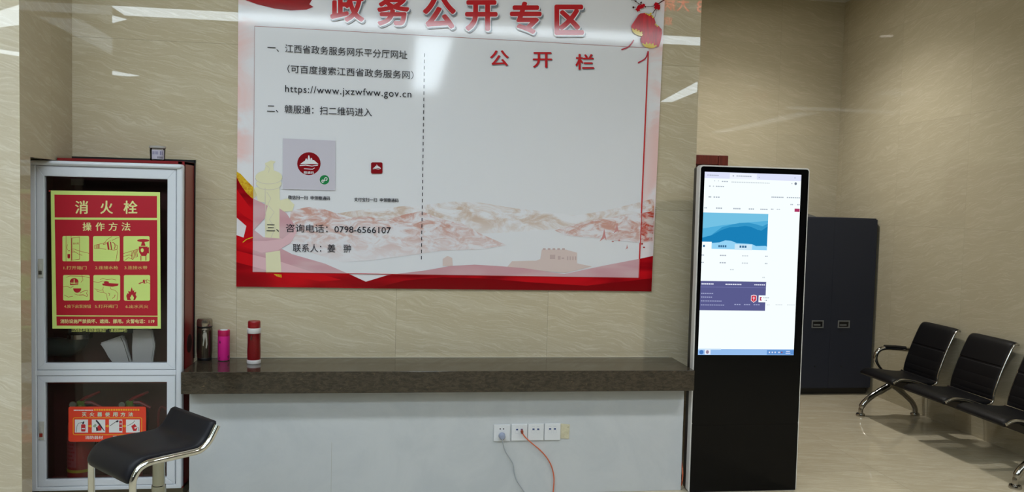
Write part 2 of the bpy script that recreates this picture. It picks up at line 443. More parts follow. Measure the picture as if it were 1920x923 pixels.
# frame
def zat(y, x=200): return float(at(x, y, FY)[2])
def xat(x, y): return float(at(x, y, FY)[0])
zt = zat(313.5); zmid0, zmid1 = zat(704.5), zat(694.5); zb = zat(912)
xl, xr = xat(67.5, 500), xat(329.5, 500)
b = MB()
b.box((cx0, FY, cz0), (xl, FY+0.045, cz1), 0.006, 3); b.box((xr, FY, cz0), (cx1, FY+0.045, cz1), 0.010, 3)
b.box((cx0+0.001, FY-0.012, zt), (cx1-0.001, FY+0.044, cz1), 0.014, 5)
b.box((xl-0.002, FY+0.001, zmid0), (xr+0.002, FY+0.04, zmid1), 0.002); b.box((cx0+0.001, FY+0.0005, cz0-0.001), (cx1-0.001, FY+0.044, zb), 0.004)
b.build('outer_frame', m_alu, cab, True)
m_glass = glass('tinted_cabinet_glass', (0.94, 0.93, 0.93))
gx0, gx1 = xat(82.5, 500), xat(313, 500)
def door(z0, z1, gz0, gz1, zh, red):
    g = 0.0015; x0, x1 = xl+g, xr-g
    outer = [(x0, z0+g), (x1, z0+g), (x1, z1-g), (x0, z1-g)]; inner = [(gx0, gz0), (gx1, gz0), (gx1, gz1), (gx0, gz1)]
    b = MB()
    for i in range(4):
        a0, a1, c1, c0 = outer[i], outer[(i+1) % 4], inner[(i+1) % 4], inner[i]
        e = 0.0004
        b.prism([(a0[0], FY+0.004, a0[1]), (a1[0], FY+0.004, a1[1]), (c1[0], FY+0.004, c1[1]), (c0[0], FY+0.004, c0[1])], (0, 0.03, 0))
    es = [e for e in b.bm.edges if all(abs(v.co.y-(FY+0.004)) < 1e-5 for v in e.verts)]
    bmesh.ops.bevel(b.bm, geom=es, offset=0.0022, segments=2, affect='EDGES')
    d = b.build('door', m_alu, cab, 30)
    b = MB(); b.box((gx0-0.004, FY+0.020, gz0-0.004), (gx1+0.004, FY+0.024, gz1+0.004)); b.build('glass_pane', m_glass, d)
    b = MB(); xh = (x0+gx0)/2+0.002
    b.box((xh-0.012, FY-0.002, zh-0.045), (xh+0.012, FY+0.0045, zh+0.045), 0.002); b.box((xh-0.008, FY-0.008, zh-0.010), (xh+0.004, FY-0.0015, zh+0.020), 0.002)
    h = b.build('latch', mat('latch_grey', (186, 186, 180), 0.35), d, True)
    b = MB(); b.box((xh-0.008, FY-0.004, zh-0.030), (xh+0.006, FY-0.0018, zh-0.013)); b.build('latch_mark', red, h)
    return d
m_latchred = mat('latch_red', (150, 52, 40), 0.4)
du = door(zmid1, zt, zat(681.5), zat(328.5, 85)-0.004, zat(503, 72), mat('latch_dark', (60, 56, 50), 0.4))
dl = door(zb, zmid0, zat(899), zat(717.5), zat(808, 76), m_latchred)
# paper sticker seen behind the upper glass
YG = FY+0.0195
b = MB(); q = [at(x, y, 4.33) for x, y in ((133, 335), (158, 335.5), (158, 348), (133, 347.5))]
b.prism([tuple(v) for v in q], (0, 0.001, 0)); b.build('inside_label', mat('grey_label', (150, 146, 142), 0.6), cab)
# maker's plate below the yellow-edged poster
def fpl(x, y, l): p = at(x, y, YG-0.0006-0.0004*l); return tuple(p)
P = Print(fpl); P.ink(mat('plate_black', (16, 16, 14), 0.4), 0).poly([(128, 600), (249, 601), (249.5, 625), (128.5, 624)])
P.ink(mat('plate_ink', (214, 214, 120), 0.5), 1).text('江西南昌平安消防器材制造厂（高速路888号）', (134, 619.5), (238, 620), 7.0, 0.0)
P.build('maker_plate', du)

# ---- poster on the upper glass
K5 = 3.183
def fs1(x, y, l): p = at(80+x/K5, 340+y/K5, YG-0.0014-0.0004*l); return tuple(p)
ps = thing('safety_poster', tuple(at(198, 616, YG-0.002)), 'red safety poster with lime border and six hydrant drawings on the upper cabinet glass', 'poster')
m_lime = mat('poster_lime', (206, 226, 128), 0.45); m_pred = mat('poster_red', (178, 24, 44), 0.4); m_pl2 = mat('poster_pale_yellow', (222, 222, 150), 0.45)
b = MB(); q = [fs1(x, y, 0) for x, y in ((48, 55), (700, 65), (705, 880), (58, 880))]; b.prism(q, (0, 0.0007, 0)); b.build('sheet', m_lime, ps)
b = MB(); q = fs1(42, 58, 0); b.lathe([(0.0035, 0), (0.0035, 0.0015)], (q[0], q[1]-0.0016, q[2]), 12, (0, 1, 0)); b.build('corner_tape', mat('tape_red', (190, 60, 50), 0.5), ps)
P = Print(fs1)
P.ink(m_pred, 1).poly([(70, 80), (682, 88), (682, 219), (72, 216)]).poly([(72, 229), (683, 232), (686, 803), (82, 800)]).poly([(82, 807), (686, 809), (686, 865), (84, 862)])
P.build('red_ground', ps)
P = Print(fs1); P.ink(m_pl2, 2)
for ch, x0, x1 in (('消', 193, 272), ('火', 343, 420), ('栓', 482, 566)): P.char(ch, x0, 115, x1, 196, 0.022)
for ch, x0, x1 in (('操', 238, 292), ('作', 315, 370), ('方', 393, 447), ('法', 470, 524)): P.char(ch, x0, 245, x1, 297, 0.022)
P.build('title_lettering', ps)
P = Print(fs1); P.ink(mat('poster_caption_ink', (212, 190, 110), 0.45), 2)
for st, x0, x1, y in (('1.打开箱门', 125, 262, 517), ('2.连接水枪', 313, 450, 516), ('3.连接水带', 488, 624, 516), ('4.按下启泵按钮', 128, 288, 747), ('5.打开阀门', 312, 446, 747), ('6.出水灭火', 495, 630, 748)):
    P.text(st, (x0, y), (x1, y), 21, 0.008); P.build('caption_lettering', ps); P = Print(fs1); P.ink(mat('poster_caption_ink', (212, 190, 110), 0.45), 2)
P.ink(m_pl2); P.text('消防设施严禁损坏、遮挡、挪用。火警电话：119', (105, 836), (667, 836), 26, 0.02)
P.build('caption_lettering', ps)
cells = [(118, 327, 277, 478), (301, 328, 460, 478), (482, 328, 638, 478), (122, 560, 281, 712), (303, 560, 462, 713), (485, 560, 641, 713)]
for i, (x0, y0, x1, y1) in enumerate(cells):
    P = Print(fs1); P.ink(m_lime, 2).poly(rrect(x0, y0, x1, y1, 8)); P.ink(m_pred, 3)
    L = lambda pts, w=2.2: P.line([(x0+a, y0+c) for a, c in pts], w)
    F = lambda pts: P.poly([(x0+a, y0+c) for a, c in pts])
    if i == 0:    # opening the cabinet door
        L([(22, 0), (22, 151)]); L([(52, 0), (52, 151)]); L([(102, 6), (102, 140)]); L([(52, 14), (102, 6)]); L([(52, 146), (102, 138)]); L([(56, 14), (56, 146)], 4)
        F([(30, 108), (46, 108), (46, 128), (42, 134), (34, 134), (30, 128)]); L([(34, 88), (44, 88)], 4); L([(30, 50), (26, 70), (30, 84)])
        L([(52, 78), (70, 78), (84, 84), (110, 92), (158, 104)]); L([(54, 96), (76, 96), (96, 108), (118, 116)]); L([(56, 88), (70, 90), (74, 98)], 2)
        P.text('消火栓', (x0+62, y0+45), (x0+98, y0+44), 12, 0.01)
    elif i == 1:  # joining the branch pipe to the hose
        F([(20, 56), (42, 52), (42, 70), (22, 74)]) if False else None
        L([(8, 54), (44, 46), (78, 38)]); L([(8, 74), (44, 72), (78, 80)]); L([(8, 54), (8, 74)]); L([(18, 52), (18, 74)], 3); L([(30, 50), (30, 73)], 5); L([(38, 48), (38, 72)], 2)
        L([(60, 50), (84, 20), (112, 2)]); L([(60, 50), (72, 48), (90, 34), (104, 26)]); L([(112, 26), (140, 12), (158, 8)])
        F([(82, 38), (92, 34), (98, 80), (88, 82)]); L([(104, 34), (110, 80)], 6); L([(116, 36), (128, 44), (132, 60), (126, 78)], 4); L([(134, 50), (146, 58), (142, 80), (128, 82)], 3)
        L([(146, 84), (136, 150)]); L([(98, 80), (128, 84)])
    elif i == 2:  # joining the hose to the valve
        P.poly([(x0+a, y0+c) for a, c in circ(118, 26, 36, 9)]); F([(112, 30), (124, 30), (132, 58), (104, 58)]); F([(92, 62), (144, 62), (146, 96), (136, 118), (108, 118), (94, 96)])
        L([(104, 116), (104, 146)], 5); L([(134, 116), (134, 146)], 5); F([(140, 70), (152, 66), (152, 104), (140, 100)])
        for k in range(5): L([(88-k*9, 76+k*4), (80-k*8, 96+k*5), (84-k*8, 124+k*4)], 3.2)
        L([(0, 104), (40, 92), (96, 74)]); L([(6, 146), (30, 128), (60, 140)]); L([(0, 122), (36, 112), (54, 118)])
        P.ink(m_lime, 4); P.poly([(x0+a, y0+c) for a, c in circ(112, 84, 9, 12)]); P.ink(m_pred, 3)
    elif i == 3:  # pressing the pump button
        P.poly([(x0+a, y0+c) for a, c in circ(66, 42, 26, 24, 20, 180, 360)]); F([(40, 44), (92, 44), (90, 60), (42, 60)])
        P.poly([(x0+a, y0+c) for a, c in circ(84, 80, 24, 26, 20, 0, 180)])
        L([(0, 70), (26, 68), (44, 78), (62, 66)]); L([(8, 120), (30, 132), (58, 128)]); L([(20, 14), (40, 6), (120, 8), (158, 16)])
        L([(112, 0), (118, 30), (106, 44)]); L([(100, 108), (122, 96), (146, 92), (140, 110), (148, 126)], 3); L([(96, 120), (120, 118), (144, 130)], 3); L([(66, 112), (88, 120), (112, 118)], 2)
        P.ink(m_lime, 4); P.line([(x0+66, y0+24), (x0+66, y0+54)], 5); P.line([(x0+44, y0+50), (x0+92, y0+54)], 4); P.ink(m_pred, 3)
    elif i == 4:  # turning the hand wheel
        F([(60, 40), (74, 36), (92, 40), (92, 48), (150, 52), (146, 64), (112, 70), (56, 62), (52, 52), (66, 50)])
        L([(60, 70), (56, 84), (60, 104), (78, 112), (84, 150)]); L([(100, 70), (104, 84), (130, 92), (146, 110), (140, 150)]); L([(60, 104), (44, 104), (18, 94)]); L([(0, 40), (30, 44), (58, 36)]); L([(6, 82), (40, 92), (56, 88)])
        L([(88, 108), (98, 112), (94, 124)], 3); L([(112, 140), (124, 132), (130, 118)], 3); L([(40, 28), (56, 20), (80, 28), (110, 24), (134, 30)])
    else:         # jet of water on the fire
        F([(20, 150), (14, 124), (22, 108), (28, 112), (26, 94), (38, 100), (46, 72), (54, 96), (62, 88), (60, 104), (74, 100), (70, 118), (76, 130), (66, 150), (56, 150), (60, 134), (48, 116), (36, 136), (42, 150)])
        L([(88, 52), (104, 46), (126, 36)], 5); L([(96, 42), (98, 54)], 2); F([(112, 30), (122, 26), (126, 48), (118, 52)]); L([(124, 34), (140, 28), (156, 36)]); L([(122, 50), (144, 46), (156, 52)]); L([(132, 28), (138, 48)], 3)
    P.build('instruction_picture', ps)

# ---- red orange sign on the lower glass
K6 = 3.961
def fs2(x, y, l): p = at(60+x/K6, 690+y/K6, YG-0.0006-0.0004*l); return tuple(p)
sg = thing('extinguisher_sign', tuple(at(202, 828, YG-0.002)), 'orange red extinguisher instruction sign with four small pictures on the lower cabinet glass', 'sign')
m_or = mat('sign_orange_red', (226, 66, 42), 0.4); m_wh = mat('sign_white', (226, 226, 226), 0.45); m_ye = mat('sign_yellow', (240, 176, 40), 0.45)
b = MB(); b.prism([fs2(x, y, 0) for x, y in rrect(271, 289, 847, 549, 14)], (0, 0.0006, 0)); b.build('board', m_or, sg)
P = Print(fs2); P.ink(m_ye, 1).loop(rrect(306, 371, 815, 497, 12), 5)
for x in (430, 558, 685): P.poly([(x-12, 428), (x+2, 428), (x+2, 421), (x+14, 433), (x+2, 445), (x+2, 438), (x-12, 438)])
P.build('yellow_outline', sg)
P = Print(fs2); m_ti = mat('sign_title_ink', (190, 224, 200), 0.45)
P.ink(m_ti, 1)
for i, ch in enumerate('灭火器使用方法'): P.char(ch, 370+i*57.4, 330, 406+i*57.4, 363, 0.03)
P.ink(m_wh); P.text('消防器材', (395, 518), (527, 518), 26, 0.02); P.text('严禁挪用', (598, 517), (732, 517), 26, 0.02)
for k in range(16): P.rect(310+k*9.1, 311, 317+k*9.1, 320)
P.ink(m_ye)
for k in range(19): P.rect(460+k*18, 306, 473+k*18, 319)
P.build('lettering', sg)
m_sr = mat('picture_red', (196, 40, 48), 0.45); m_sd = mat('picture_dark', (56, 48, 62), 0.45)
for i, (x0, x1) in enumerate(((318, 416), (444, 544), (572, 671), (698, 800))):
    P = Print(fs2); P.ink(m_wh, 2).rect(x0, 384, x1, 481); c = (x0+x1)/2
    if i == 0:
        P.ink(m_sr, 3).poly(rrect(c-2, 420, c+30, 474, 6)); P.ink(m_sd).poly([(c+4, 418), (c+8, 404), (c+20, 396), (c+22, 404), (c+18, 418)]).line([(c+6, 406), (c-22, 412), (c-34, 436), (c-38, 478)], 3); P.ink(m_wh, 4).rect(c+2, 448, c+26, 456)
    elif i == 1:
        P.ink(m_sr, 3).poly([(c-10, 440), (c+10, 416), (c+26, 440), (c+20, 466), (c-4, 468)]); P.ink(m_sd, 4).line([(c-18, 390), (c+4, 416), (c+44, 470)], [12, 12, 5]).poly([(c-20, 438), (c-6, 446), (c-2, 466), (c-16, 472)])
        P.ink(mat('picture_green', (150, 170, 150), 0.5), 3).poly([(c-44, 436), (c-26, 416), (c-14, 424), (c-24, 444)])
    elif i == 2:
        P.ink(m_sr, 3).poly(rrect(c+26, 392, c+47, 470, 5)); P.ink(m_sd).line([(c-44, 432), (c+6, 398)], 4).poly([(c, 396), (c+18, 388), (c+22, 400), (c+8, 408)]); P.ink(m_wh, 4).rect(c+28, 414, c+46, 420).rect(c+28, 440, c+46, 446)
    else:
        P.ink(m_sr, 3).poly([(c-12, 434), (c+14, 416), (c+34, 444), (c+26, 468), (c+4, 470)]); P.ink(m_sd).line([(c-42, 432), (c-10, 416), (c+6, 404), (c+14, 392)], 3).line([(c+40, 440), (c+46, 472)], 3); P.ink(m_wh, 4).poly([(c+10, 444), (c+26, 438), (c+30, 446), (c+14, 454)])
    P.build('instruction_picture', sg)

# ---- inside the cabinet: hydrant valve and hose above, extinguishers below
YI = 4.27
m_iron = mat('dark_iron', (58, 70, 66), 0.35, 0.3)
t = thing('hydrant_valve', tuple(at(120, 690, YI)), 'dark iron hydrant valve elbow inside the upper part of the fire cabinet', 'valve')
b = MB(); A = lambda x, y: tuple(at(x, y, YI))
b.tube(spline([A(84, 652), A(104, 650), A(126, 652), A(141, 645), A(148, 630), A(150, 612)], 6), 0.047, 18); b.build('elbow_pipe', m_iron, t, True)
b = MB(); c = A(150, 630); b.lathe([(0.045, -0.012), (0.058, -0.010), (0.058, 0.012), (0.045, 0.014)], c, 24); b.build('coupling_ring', m_steel, t, True)
b = MB(); c = A(150, 590); b.lathe([(0.05, -0.04), (0.055, 0.0), (0.03, 0.05), (0.012, 0.06), (0.012, 0.10)], c, 20); b.build('valve_body', m_iron, t, True)
m_canvas = mat('white_canvas', (236, 238, 236), 0.8)
t = thing('fire_hose', tuple(at(240, 682, 4.24)), 'folded white canvas fire hose behind the upper cabinet glass', 'hose')
for pts, yy in (([(186, 644), (230, 629), (234, 640), (246, 684), (214, 688), (205, 668)], 4.235), ([(247, 616), (284, 618), (290, 648), (284, 690), (246, 690), (250, 650)], 4.25)):
    q = [np.array(at(x, y, yy)) for x, y in pts]
    b = MB(); b.flatsides = True; b.prism([tuple(v) for v in q], (0, 0.028, 0))
    bmesh.ops.bevel(b.bm, geom=list(b.bm.edges), offset=0.006, segments=3, affect='EDGES'); b.build('hose_fold', m_canvas, t, True)
b = MB(); b.tube([tuple(at(x, y, 4.234)) for x, y in ((226, 632), (232, 645), (243, 682))], 0.0016, 6); b.build('hose_seam', mat('hose_seam_grey', (120, 122, 120), 0.8), t)
m_exr = mat('extinguisher_red', (160, 24, 36), 0.28, 0, 0.5, 1, 0.4)
m_band = mat('extinguisher_yellow_band', (196, 176, 60), 0.4); m_green = mat('gauge_green', (110, 150, 60), 0.5)
m_plabel = mat('pale_label', (168, 84, 90), 0.5)
def extinguisher(px, label):
    g = at(px, 897, YI); x = float(g[0]); z0 = 0.0625
    t = thing('fire_extinguisher', (x, YI, z0), label, 'fire extinguisher', 'extinguishers in the fire cabinet')
    top = float(at(px, 772, YI)[2]); R = 0.062
    b = MB(); b.lathe([(R-0.008, 0), (R, 0.006), (R, top-z0-0.075), (R-0.008, top-z0-0.045), (R-0.03, top-z0-0.018), (0.018, top-z0-0.008), (0.016, top-z0+0.01)], (x, YI, z0), 32)
    b.build('cylinder', m_exr, t, True)
    zb_ = float(at(px, 885, YI-R)[2])
    b = MB(); b.lathe([(R+0.001, -0.007), (R+0.001, 0.007)], (x, YI, zb_), 32); b.build('yellow_band', m_band, t, True)
    b = MB()
    n = 10; z1_, z2_ = zb_+0.02, zb_+0.17
    for k in range(n):
        a0, a1 = math.radians(200+80*k/n-10), math.radians(200+80*(k+1)/n-10); r = R+0.0008
        b.face([(x+r*math.cos(a0), YI+r*math.sin(a0), z1_), (x+r*math.cos(a1), YI+r*math.sin(a1), z1_), (x+r*math.cos(a1), YI+r*math.sin(a1), z2_), (x+r*math.cos(a0), YI+r*math.sin(a0), z2_)])
    lb = b.build('paper_label', m_plabel, t)
    b = MB()
    for j, (w0, w1) in enumerate(((0.1, .6), (.05, .9), (.05, .85), (.1, .95), (.05, .8), (.05, .9), (.1, .7))):
        zz = z2_-0.02-j*0.019; r = R+0.0014
        a0, a1 = math.radians(190+80*w0), math.radians(190+80*w1)
        for k in range(6):
            c0, c1 = a0+(a1-a0)*k/6, a0+(a1-a0)*(k+0.8)/6
            b.face([(x+r*math.cos(c0), YI+r*math.sin(c0), zz), (x+r*math.cos(c1), YI+r*math.sin(c1), zz), (x+r*math.cos(c1), YI+r*math.sin(c1), zz+0.008), (x+r*math.cos(c0), YI+r*math.sin(c0), zz+0.008)])
    b.build('label_print', m_exr, lb)
    b = MB(); b.lathe([(0.017, 0), (0.02, 0.01), (0.02, 0.028), (0.013, 0.04)], (x, YI, top), 16); b.box((x-0.016, YI-0.014, top+0.03), (x+0.02, YI+0.014, top+0.055), 0.004); v = b.build('valve_head', mat('valve_green', (128, 158, 66), 0.45), t, True)
    b = MB(); gx = x-0.026
    b.lathe([(0.019, 0), (0.019, 0.012)], (gx, YI-0.034, top+0.042), 20, (0, 1, 0)); gz = b.build('pressure_gauge', m_steel, t, True)
    b = MB(); b.lathe([(0.015, 0), (0.015, 0.001)], (gx, YI-0.0352, top+0.042), 20, (0, 1, 0)); b.build('gauge_dial', mat('dial_pale', (150, 158, 140), 0.4), gz)
    b = MB(); b.tube([(x, YI, top+0.055), (x+0.02, YI, top+0.068), (x+0.09, YI, top+0.10)], [0.007, 0.009, 0.006], 8)
    b.build('lever', m_exr, t, True)
    b = MB(); b.tube([(x+0.01, YI, top+0.045), (x+0.05, YI, top+0.046), (x+0.10, YI, top+0.018)], [0.008, 0.009, 0.007], 8); b.build('carrying_handle', m_exr, t, True)
    b = MB(); b.tube(spline([(x+0.02, YI+0.01, top+0.03), (x+0.075, YI+0.02, top+0.02), (x+0.078, YI+0.02, top-0.10), (x+0.072, YI+0.01, top-0.22), (x+0.07, YI, top-0.29)], 6), 0.008, 8)
    b.build('hose', m_black, t, True)
extinguisher(152, 'red fire extinguisher with yellow band, the left one behind the cabinet glass')
extinguisher(243, 'red fire extinguisher mostly hidden by the orange sign, the right one in the cabinet')
b = MB(); b.tube(spline([tuple(at(x, y, 4.22)) for x, y in ((312, 768), (304, 763), (298, 772), (297, 800), (300, 840), (296, 898))], 6), 0.006, 8)
tag(b.build('red_tube', mat('dull_red_rubber', (120, 34, 40), 0.5), None, True), 'thin dull red bent tube at the right side inside the lower cabinet glass', 'tube')

# ---- clear jar on top of the cabinet
jx = float(at(296, 300, 4.24)[0]); jz = 1.674
t = thing('plastic_jar', (jx, 4.235, jz), 'small clear plastic jar with white label on top of the fire cabinet', 'jar')
m_clear = glass('clear_plastic', (0.86, 0.86, 0.88), 1.4)
b = MB(); b.lathe([(0.030, 0), (0.034, 0.003), (0.036, 0.05), (0.036, 0.066), (0.0335, 0.066), (0.0335, 0.05), (0.032, 0.005), (0.0, 0.004)], (jx, 4.235, jz), 28); b.build('jar_body', m_clear, t, True)
b = MB(); b.lathe([(0.0365, 0.062), (0.039, 0.064), (0.039, 0.072), (0.035, 0.074), (0.0, 0.0735)], (jx, 4.235, jz), 28); b.build('lid', mat('clear_lid', (186, 184, 180), 0.25, 0, 0.5, 0.75), t, True)
def flab(x, y, l):
    a = math.radians(-120 + x*100); r = 0.0365+0.0004*l; return (jx+r*math.cos(a), 4.235+r*math.sin(a), jz+0.008+y*0.046)
P = Print(flab); P.ink(mat('jar_label_white', (184, 180, 196), 0.4), 0)
for k in range(8): P.rect(k/8, 0, (k+1)/8, 1)
P.ink(mat('jar_label_ink', (64, 62, 78), 0.4), 1)
for k in range(7): P.rect(0.45+k*0.065, 0.08, 0.45+k*0.065+0.035, 0.3)
P.ink(mat('jar_label_blue', (120, 116, 150), 0.4))
for k in range(5): P.rect(0.08+k*0.09, 0.5, 0.13+k*0.09, 0.82)
P.rect(0.62, 0.45, 0.70, 0.85); P.rect(0.76, 0.45, 0.84, 0.85)
P.build('label_sticker', t)

# ------------------------------------------------------------------ notice board
YPO = 4.351
def fpo(x, y, l): p = at(x, y, YPO-0.0005*l); return tuple(p)
nb = thing('notice_board', (0.26, 4.355, 1.04), 'large white and red notice board with Chinese text on the marble wall above the counter', 'notice board')
def pm(name, rgb, alpha=1.0, rough=0.07): return mat(name, rgb, rough, 0, 0.5, alpha)
m_board = pm('board_print', (214, 214, 218)); tb = NT(m_board)
g = tb.n('ShaderNodeNewGeometry'); sp = tb.n('ShaderNodeSeparateXYZ'); tb.l(g.outputs['Position'], sp.inputs[0])
nz = tb.noise(g.outputs['Position'], 2.6, 5, 0.6, 0.8)
edge = tb.math('MAXIMUM', tb.ramp(tb.math('MULTIPLY', sp.outputs['X'], -1.0), 0.70, 0.86), tb.ramp(sp.outputs['X'], 1.22, 1.40))
side = tb.math('MULTIPLY', edge, tb.ramp(nz, 0.38, 0.62))
col_ = tb.mix(tb.math('MULTIPLY', side, 0.8), lin((230, 229, 234)), lin((236, 186, 180)))
tb.l(col_, tb.b.inputs['Base Color'])
BL, BR, TR_, TL = at(443, 538, YPO), at(1221.5, 547, YPO), at(1250, -75, YPO), at(447.5, -75, YPO)
BL2 = [tuple(v) for v in (BL, BR, TR_, TL)]
b = MB(); b.prism(BL2, (0, YB-0.0005-YPO, 0)); b.build('board', m_board, nb)
def landscape(name, c1, c2, scale, lo, hi):
    m = pm(name, c1); t = NT(m); g = t.n('ShaderNodeNewGeometry'); mp = t.n('ShaderNodeMapping'); mp.inputs['Scale'].default_value = (1, 1, 2.2)
    t.l(g.outputs['Position'], mp.inputs[0]); n = t.noise(mp.outputs[0], scale, 7, 0.68, 0.9); s = t.n('ShaderNodeSeparateXYZ'); t.l(g.outputs['Position'], s.inputs[0])
    f = t.math('MULTIPLY', t.ramp(n, 0.40, 0.62), t.ramp(s.outputs['Z'], lo, hi, False))
    t.l(t.mix(f, lin(c2), lin(c1)), t.b.inputs['Base Color']); return m
def pale(c, f=0.30): return tuple(c[i]*f + (230, 231, 238)[i]*(1-f) for i in range(3))
PANEL = [(477.5, 49), (1216, 90), (1197, 521), (474, 510)]
def clip(pts, quad=PANEL):
    """keeps the part of an outline that lies on the text panel"""
    out = list(pts)
    for i in range(4):
        A, B2 = quad[i], quad[(i+1) % 4]; src = out; out = []
        side = lambda p: (B2[0]-A[0])*(p[1]-A[1]) - (B2[1]-A[1])*(p[0]-A[0])
        for j in range(len(src)):
            p, q = src[j], src[(j+1) % len(src)]; sp_, sq = side(p), side(q)
            if sp_ >= 0: out.append(p)
            if (sp_ >= 0) != (sq >= 0):
                t = sp_/(sp_-sq); out.append((p[0]+(q[0]-p[0])*t, p[1]+(q[1]-p[1])*t))
        if len(out) < 3: return []
    return out
class Art(Print):
    """board print; on the text panel the same picture is printed pale"""
    def __init__(s, onpanel): super().__init__(fpo); s.on = onpanel
    def c(s, name, ly): return s.ink(INK[name][1 if s.on else 0], ly + (9 if s.on else 0)*1.0)
    def poly(s, pts):
        if s.on: pts = clip(pts)
        if len(pts) >= 3: Print.poly(s, pts)
        return s
def wavy(name, c1, c2):
    m = pm(name, c2); t = NT(m); g = t.n('ShaderNodeNewGeometry'); mp = t.n('ShaderNodeMapping'); mp.inputs['Rotation'].default_value = (0, 0.9, 0); mp.inputs['Scale'].default_value = (1.0, 1, 4.0)
    t.l(g.outputs['Position'], mp.inputs[0]); t.l(t.mix(t.ramp(t.noise(mp.outputs[0], 2.2, 2, 0.5, 0.5), 0.38, 0.66), lin(c1), lin(c2)), t.b.inputs['Base Color']); return m
INK = {}
def ink2(name, rgb, f=0.30): INK[name] = (pm('printed_'+name, rgb), pm('panel_'+name, pale(rgb, f)))
INK['hill'] = (landscape('printed_hills', (196, 70, 50), (222, 206, 204), 11.0, 1.17, 1.36), landscape('panel_hills', (206, 158, 146), (228, 226, 232), 9.0, 1.17, 1.38))
INK['hill2'] = (landscape('printed_far_hills', (204, 140, 110), (226, 222, 226), 6.0, 1.30, 1.42), landscape('panel_far_hills', (208, 186, 172), (230, 230, 236), 6.0, 1.30, 1.42))
INK['red'] = (wavy('printed_red', (140, 10, 20), (200, 20, 30)), wavy('panel_red', (206, 158, 166), (212, 176, 182)))
ink2('red2', (206, 22, 30), 0.22); ink2('deep', (128, 8, 16), 0.30); ink2('colm', (226, 214, 120), 0.42); ink2('cline', (176, 150, 80), 0.3)
ink2('tower', (190, 130, 104), 0.33); ink2('tower2', (150, 90, 76), 0.4); ink2('firs', (180, 60, 50), 0.5); ink2('white', (224, 224, 228), 0.5)
m_gold = speckle('printed_gold', (222, 190, 50), (196, 130, 30), 60, 0.2); INK['gold'] = (m_gold, pm('panel_gold', (212, 206, 160)))
m_white = INK['white'][0]; m_prd = INK['red'][0]
def hills(P):
    P.c('hill2', 1).poly([(620, 402), (690, 392), (740, 388), (800, 384), (850, 378), (900, 380), (960, 390), (1010, 396), (1080, 404), (1130, 396), (1180, 384), (1227, 372), (1226, 440), (1100, 440), (1040, 430), (960, 436), (850, 440), (700, 430)])
    P.c('hill', 2).poly([(545, 395), (580, 388), (600, 390), (630, 400), (660, 408), (690, 406), (720, 414), (760, 402), (790, 396), (815, 406), (840, 414), (868, 420), (900, 438), (950, 460), (900, 468), (830, 470), (790, 476), (700, 488), (640, 492), (590, 476), (540, 455)])
    P.poly([(1040, 432), (1090, 418), (1130, 410), (1170, 404), (1200, 400), (1226, 396), (1224, 452), (1205, 456), (1160, 452), (1110, 446), (1060, 442)])
    P.c('tower', 3).poly([(1005, 489), (1013, 486), (1016, 468), (1060, 468), (1082, 474), (1082, 494), (1110, 500), (1060, 512), (950, 502), (960, 490)])
    P.c('tower2', 4)
    for k in range(5): P.rect(1018+k*9, 465.5, 1023+k*9, 469)
    P.poly([(1031, 478), (1041, 478), (1041, 486), (1031, 486)]).rect(1046, 480, 1051, 487).rect(1053, 483, 1058, 486)
    for k in range(4): P.rect(1063+k*5, 481, 1065.5+k*5, 488)
    P.c('tower', 3).poly([(830, 499), (830, 486), (839, 480), (848, 484), (849, 500)])
    P.c('firs', 4)
    for (cx, cy, q) in ((1133, 440, 1.0), (1157, 428, .8), (1176, 463, .4)):
        P.poly([(cx, cy-12*q), (cx+1.5*q, cy-2*q), (cx+3*q, cy+5*q), (cx+4*q, cy+12*q), (cx+1*q, cy+6*q)]).poly([(cx, cy-12*q), (cx+1*q, cy+6*q), (cx-3*q, cy+9*q), (cx-9*q, cy+13*q), (cx-4*q, cy+5*q), (cx-2*q, cy-2*q)])
    for x, y in ((1204, 457.5), (1207.5, 464), (1149, 453), (1161, 451)): P.poly(circ(x, y, 2.2, 1.4, 8))
def column(P):
    P.c('colm', 5).poly([(496, 346), (524, 346), (527.5, 510), (498, 510)]).poly(circ(504, 344, 24, 10)).poly(circ(504, 332, 25, 13))
    P.poly([(494, 326), (498, 312), (497, 306), (508, 301), (517, 303), (512, 308), (514, 326)])
    P.poly([(477, 352), (496, 348), (496, 380), (484, 378)]).poly([(524, 376), (540, 372), (552, 384), (548, 396), (526, 398)])
    P.c('cline', 6)
    for pts in (circ(504, 334, 25, 11, 16, 0, 180), circ(504, 347, 23, 9, 16, 0, 180), [(497, 352), (499, 440)], [(500, 360), (508, 372), (502, 384), (514, 398), (505, 412), (516, 428), (508, 446)], [(499, 310), (506, 316), (503, 324)]): P.line(pts, 1.1)
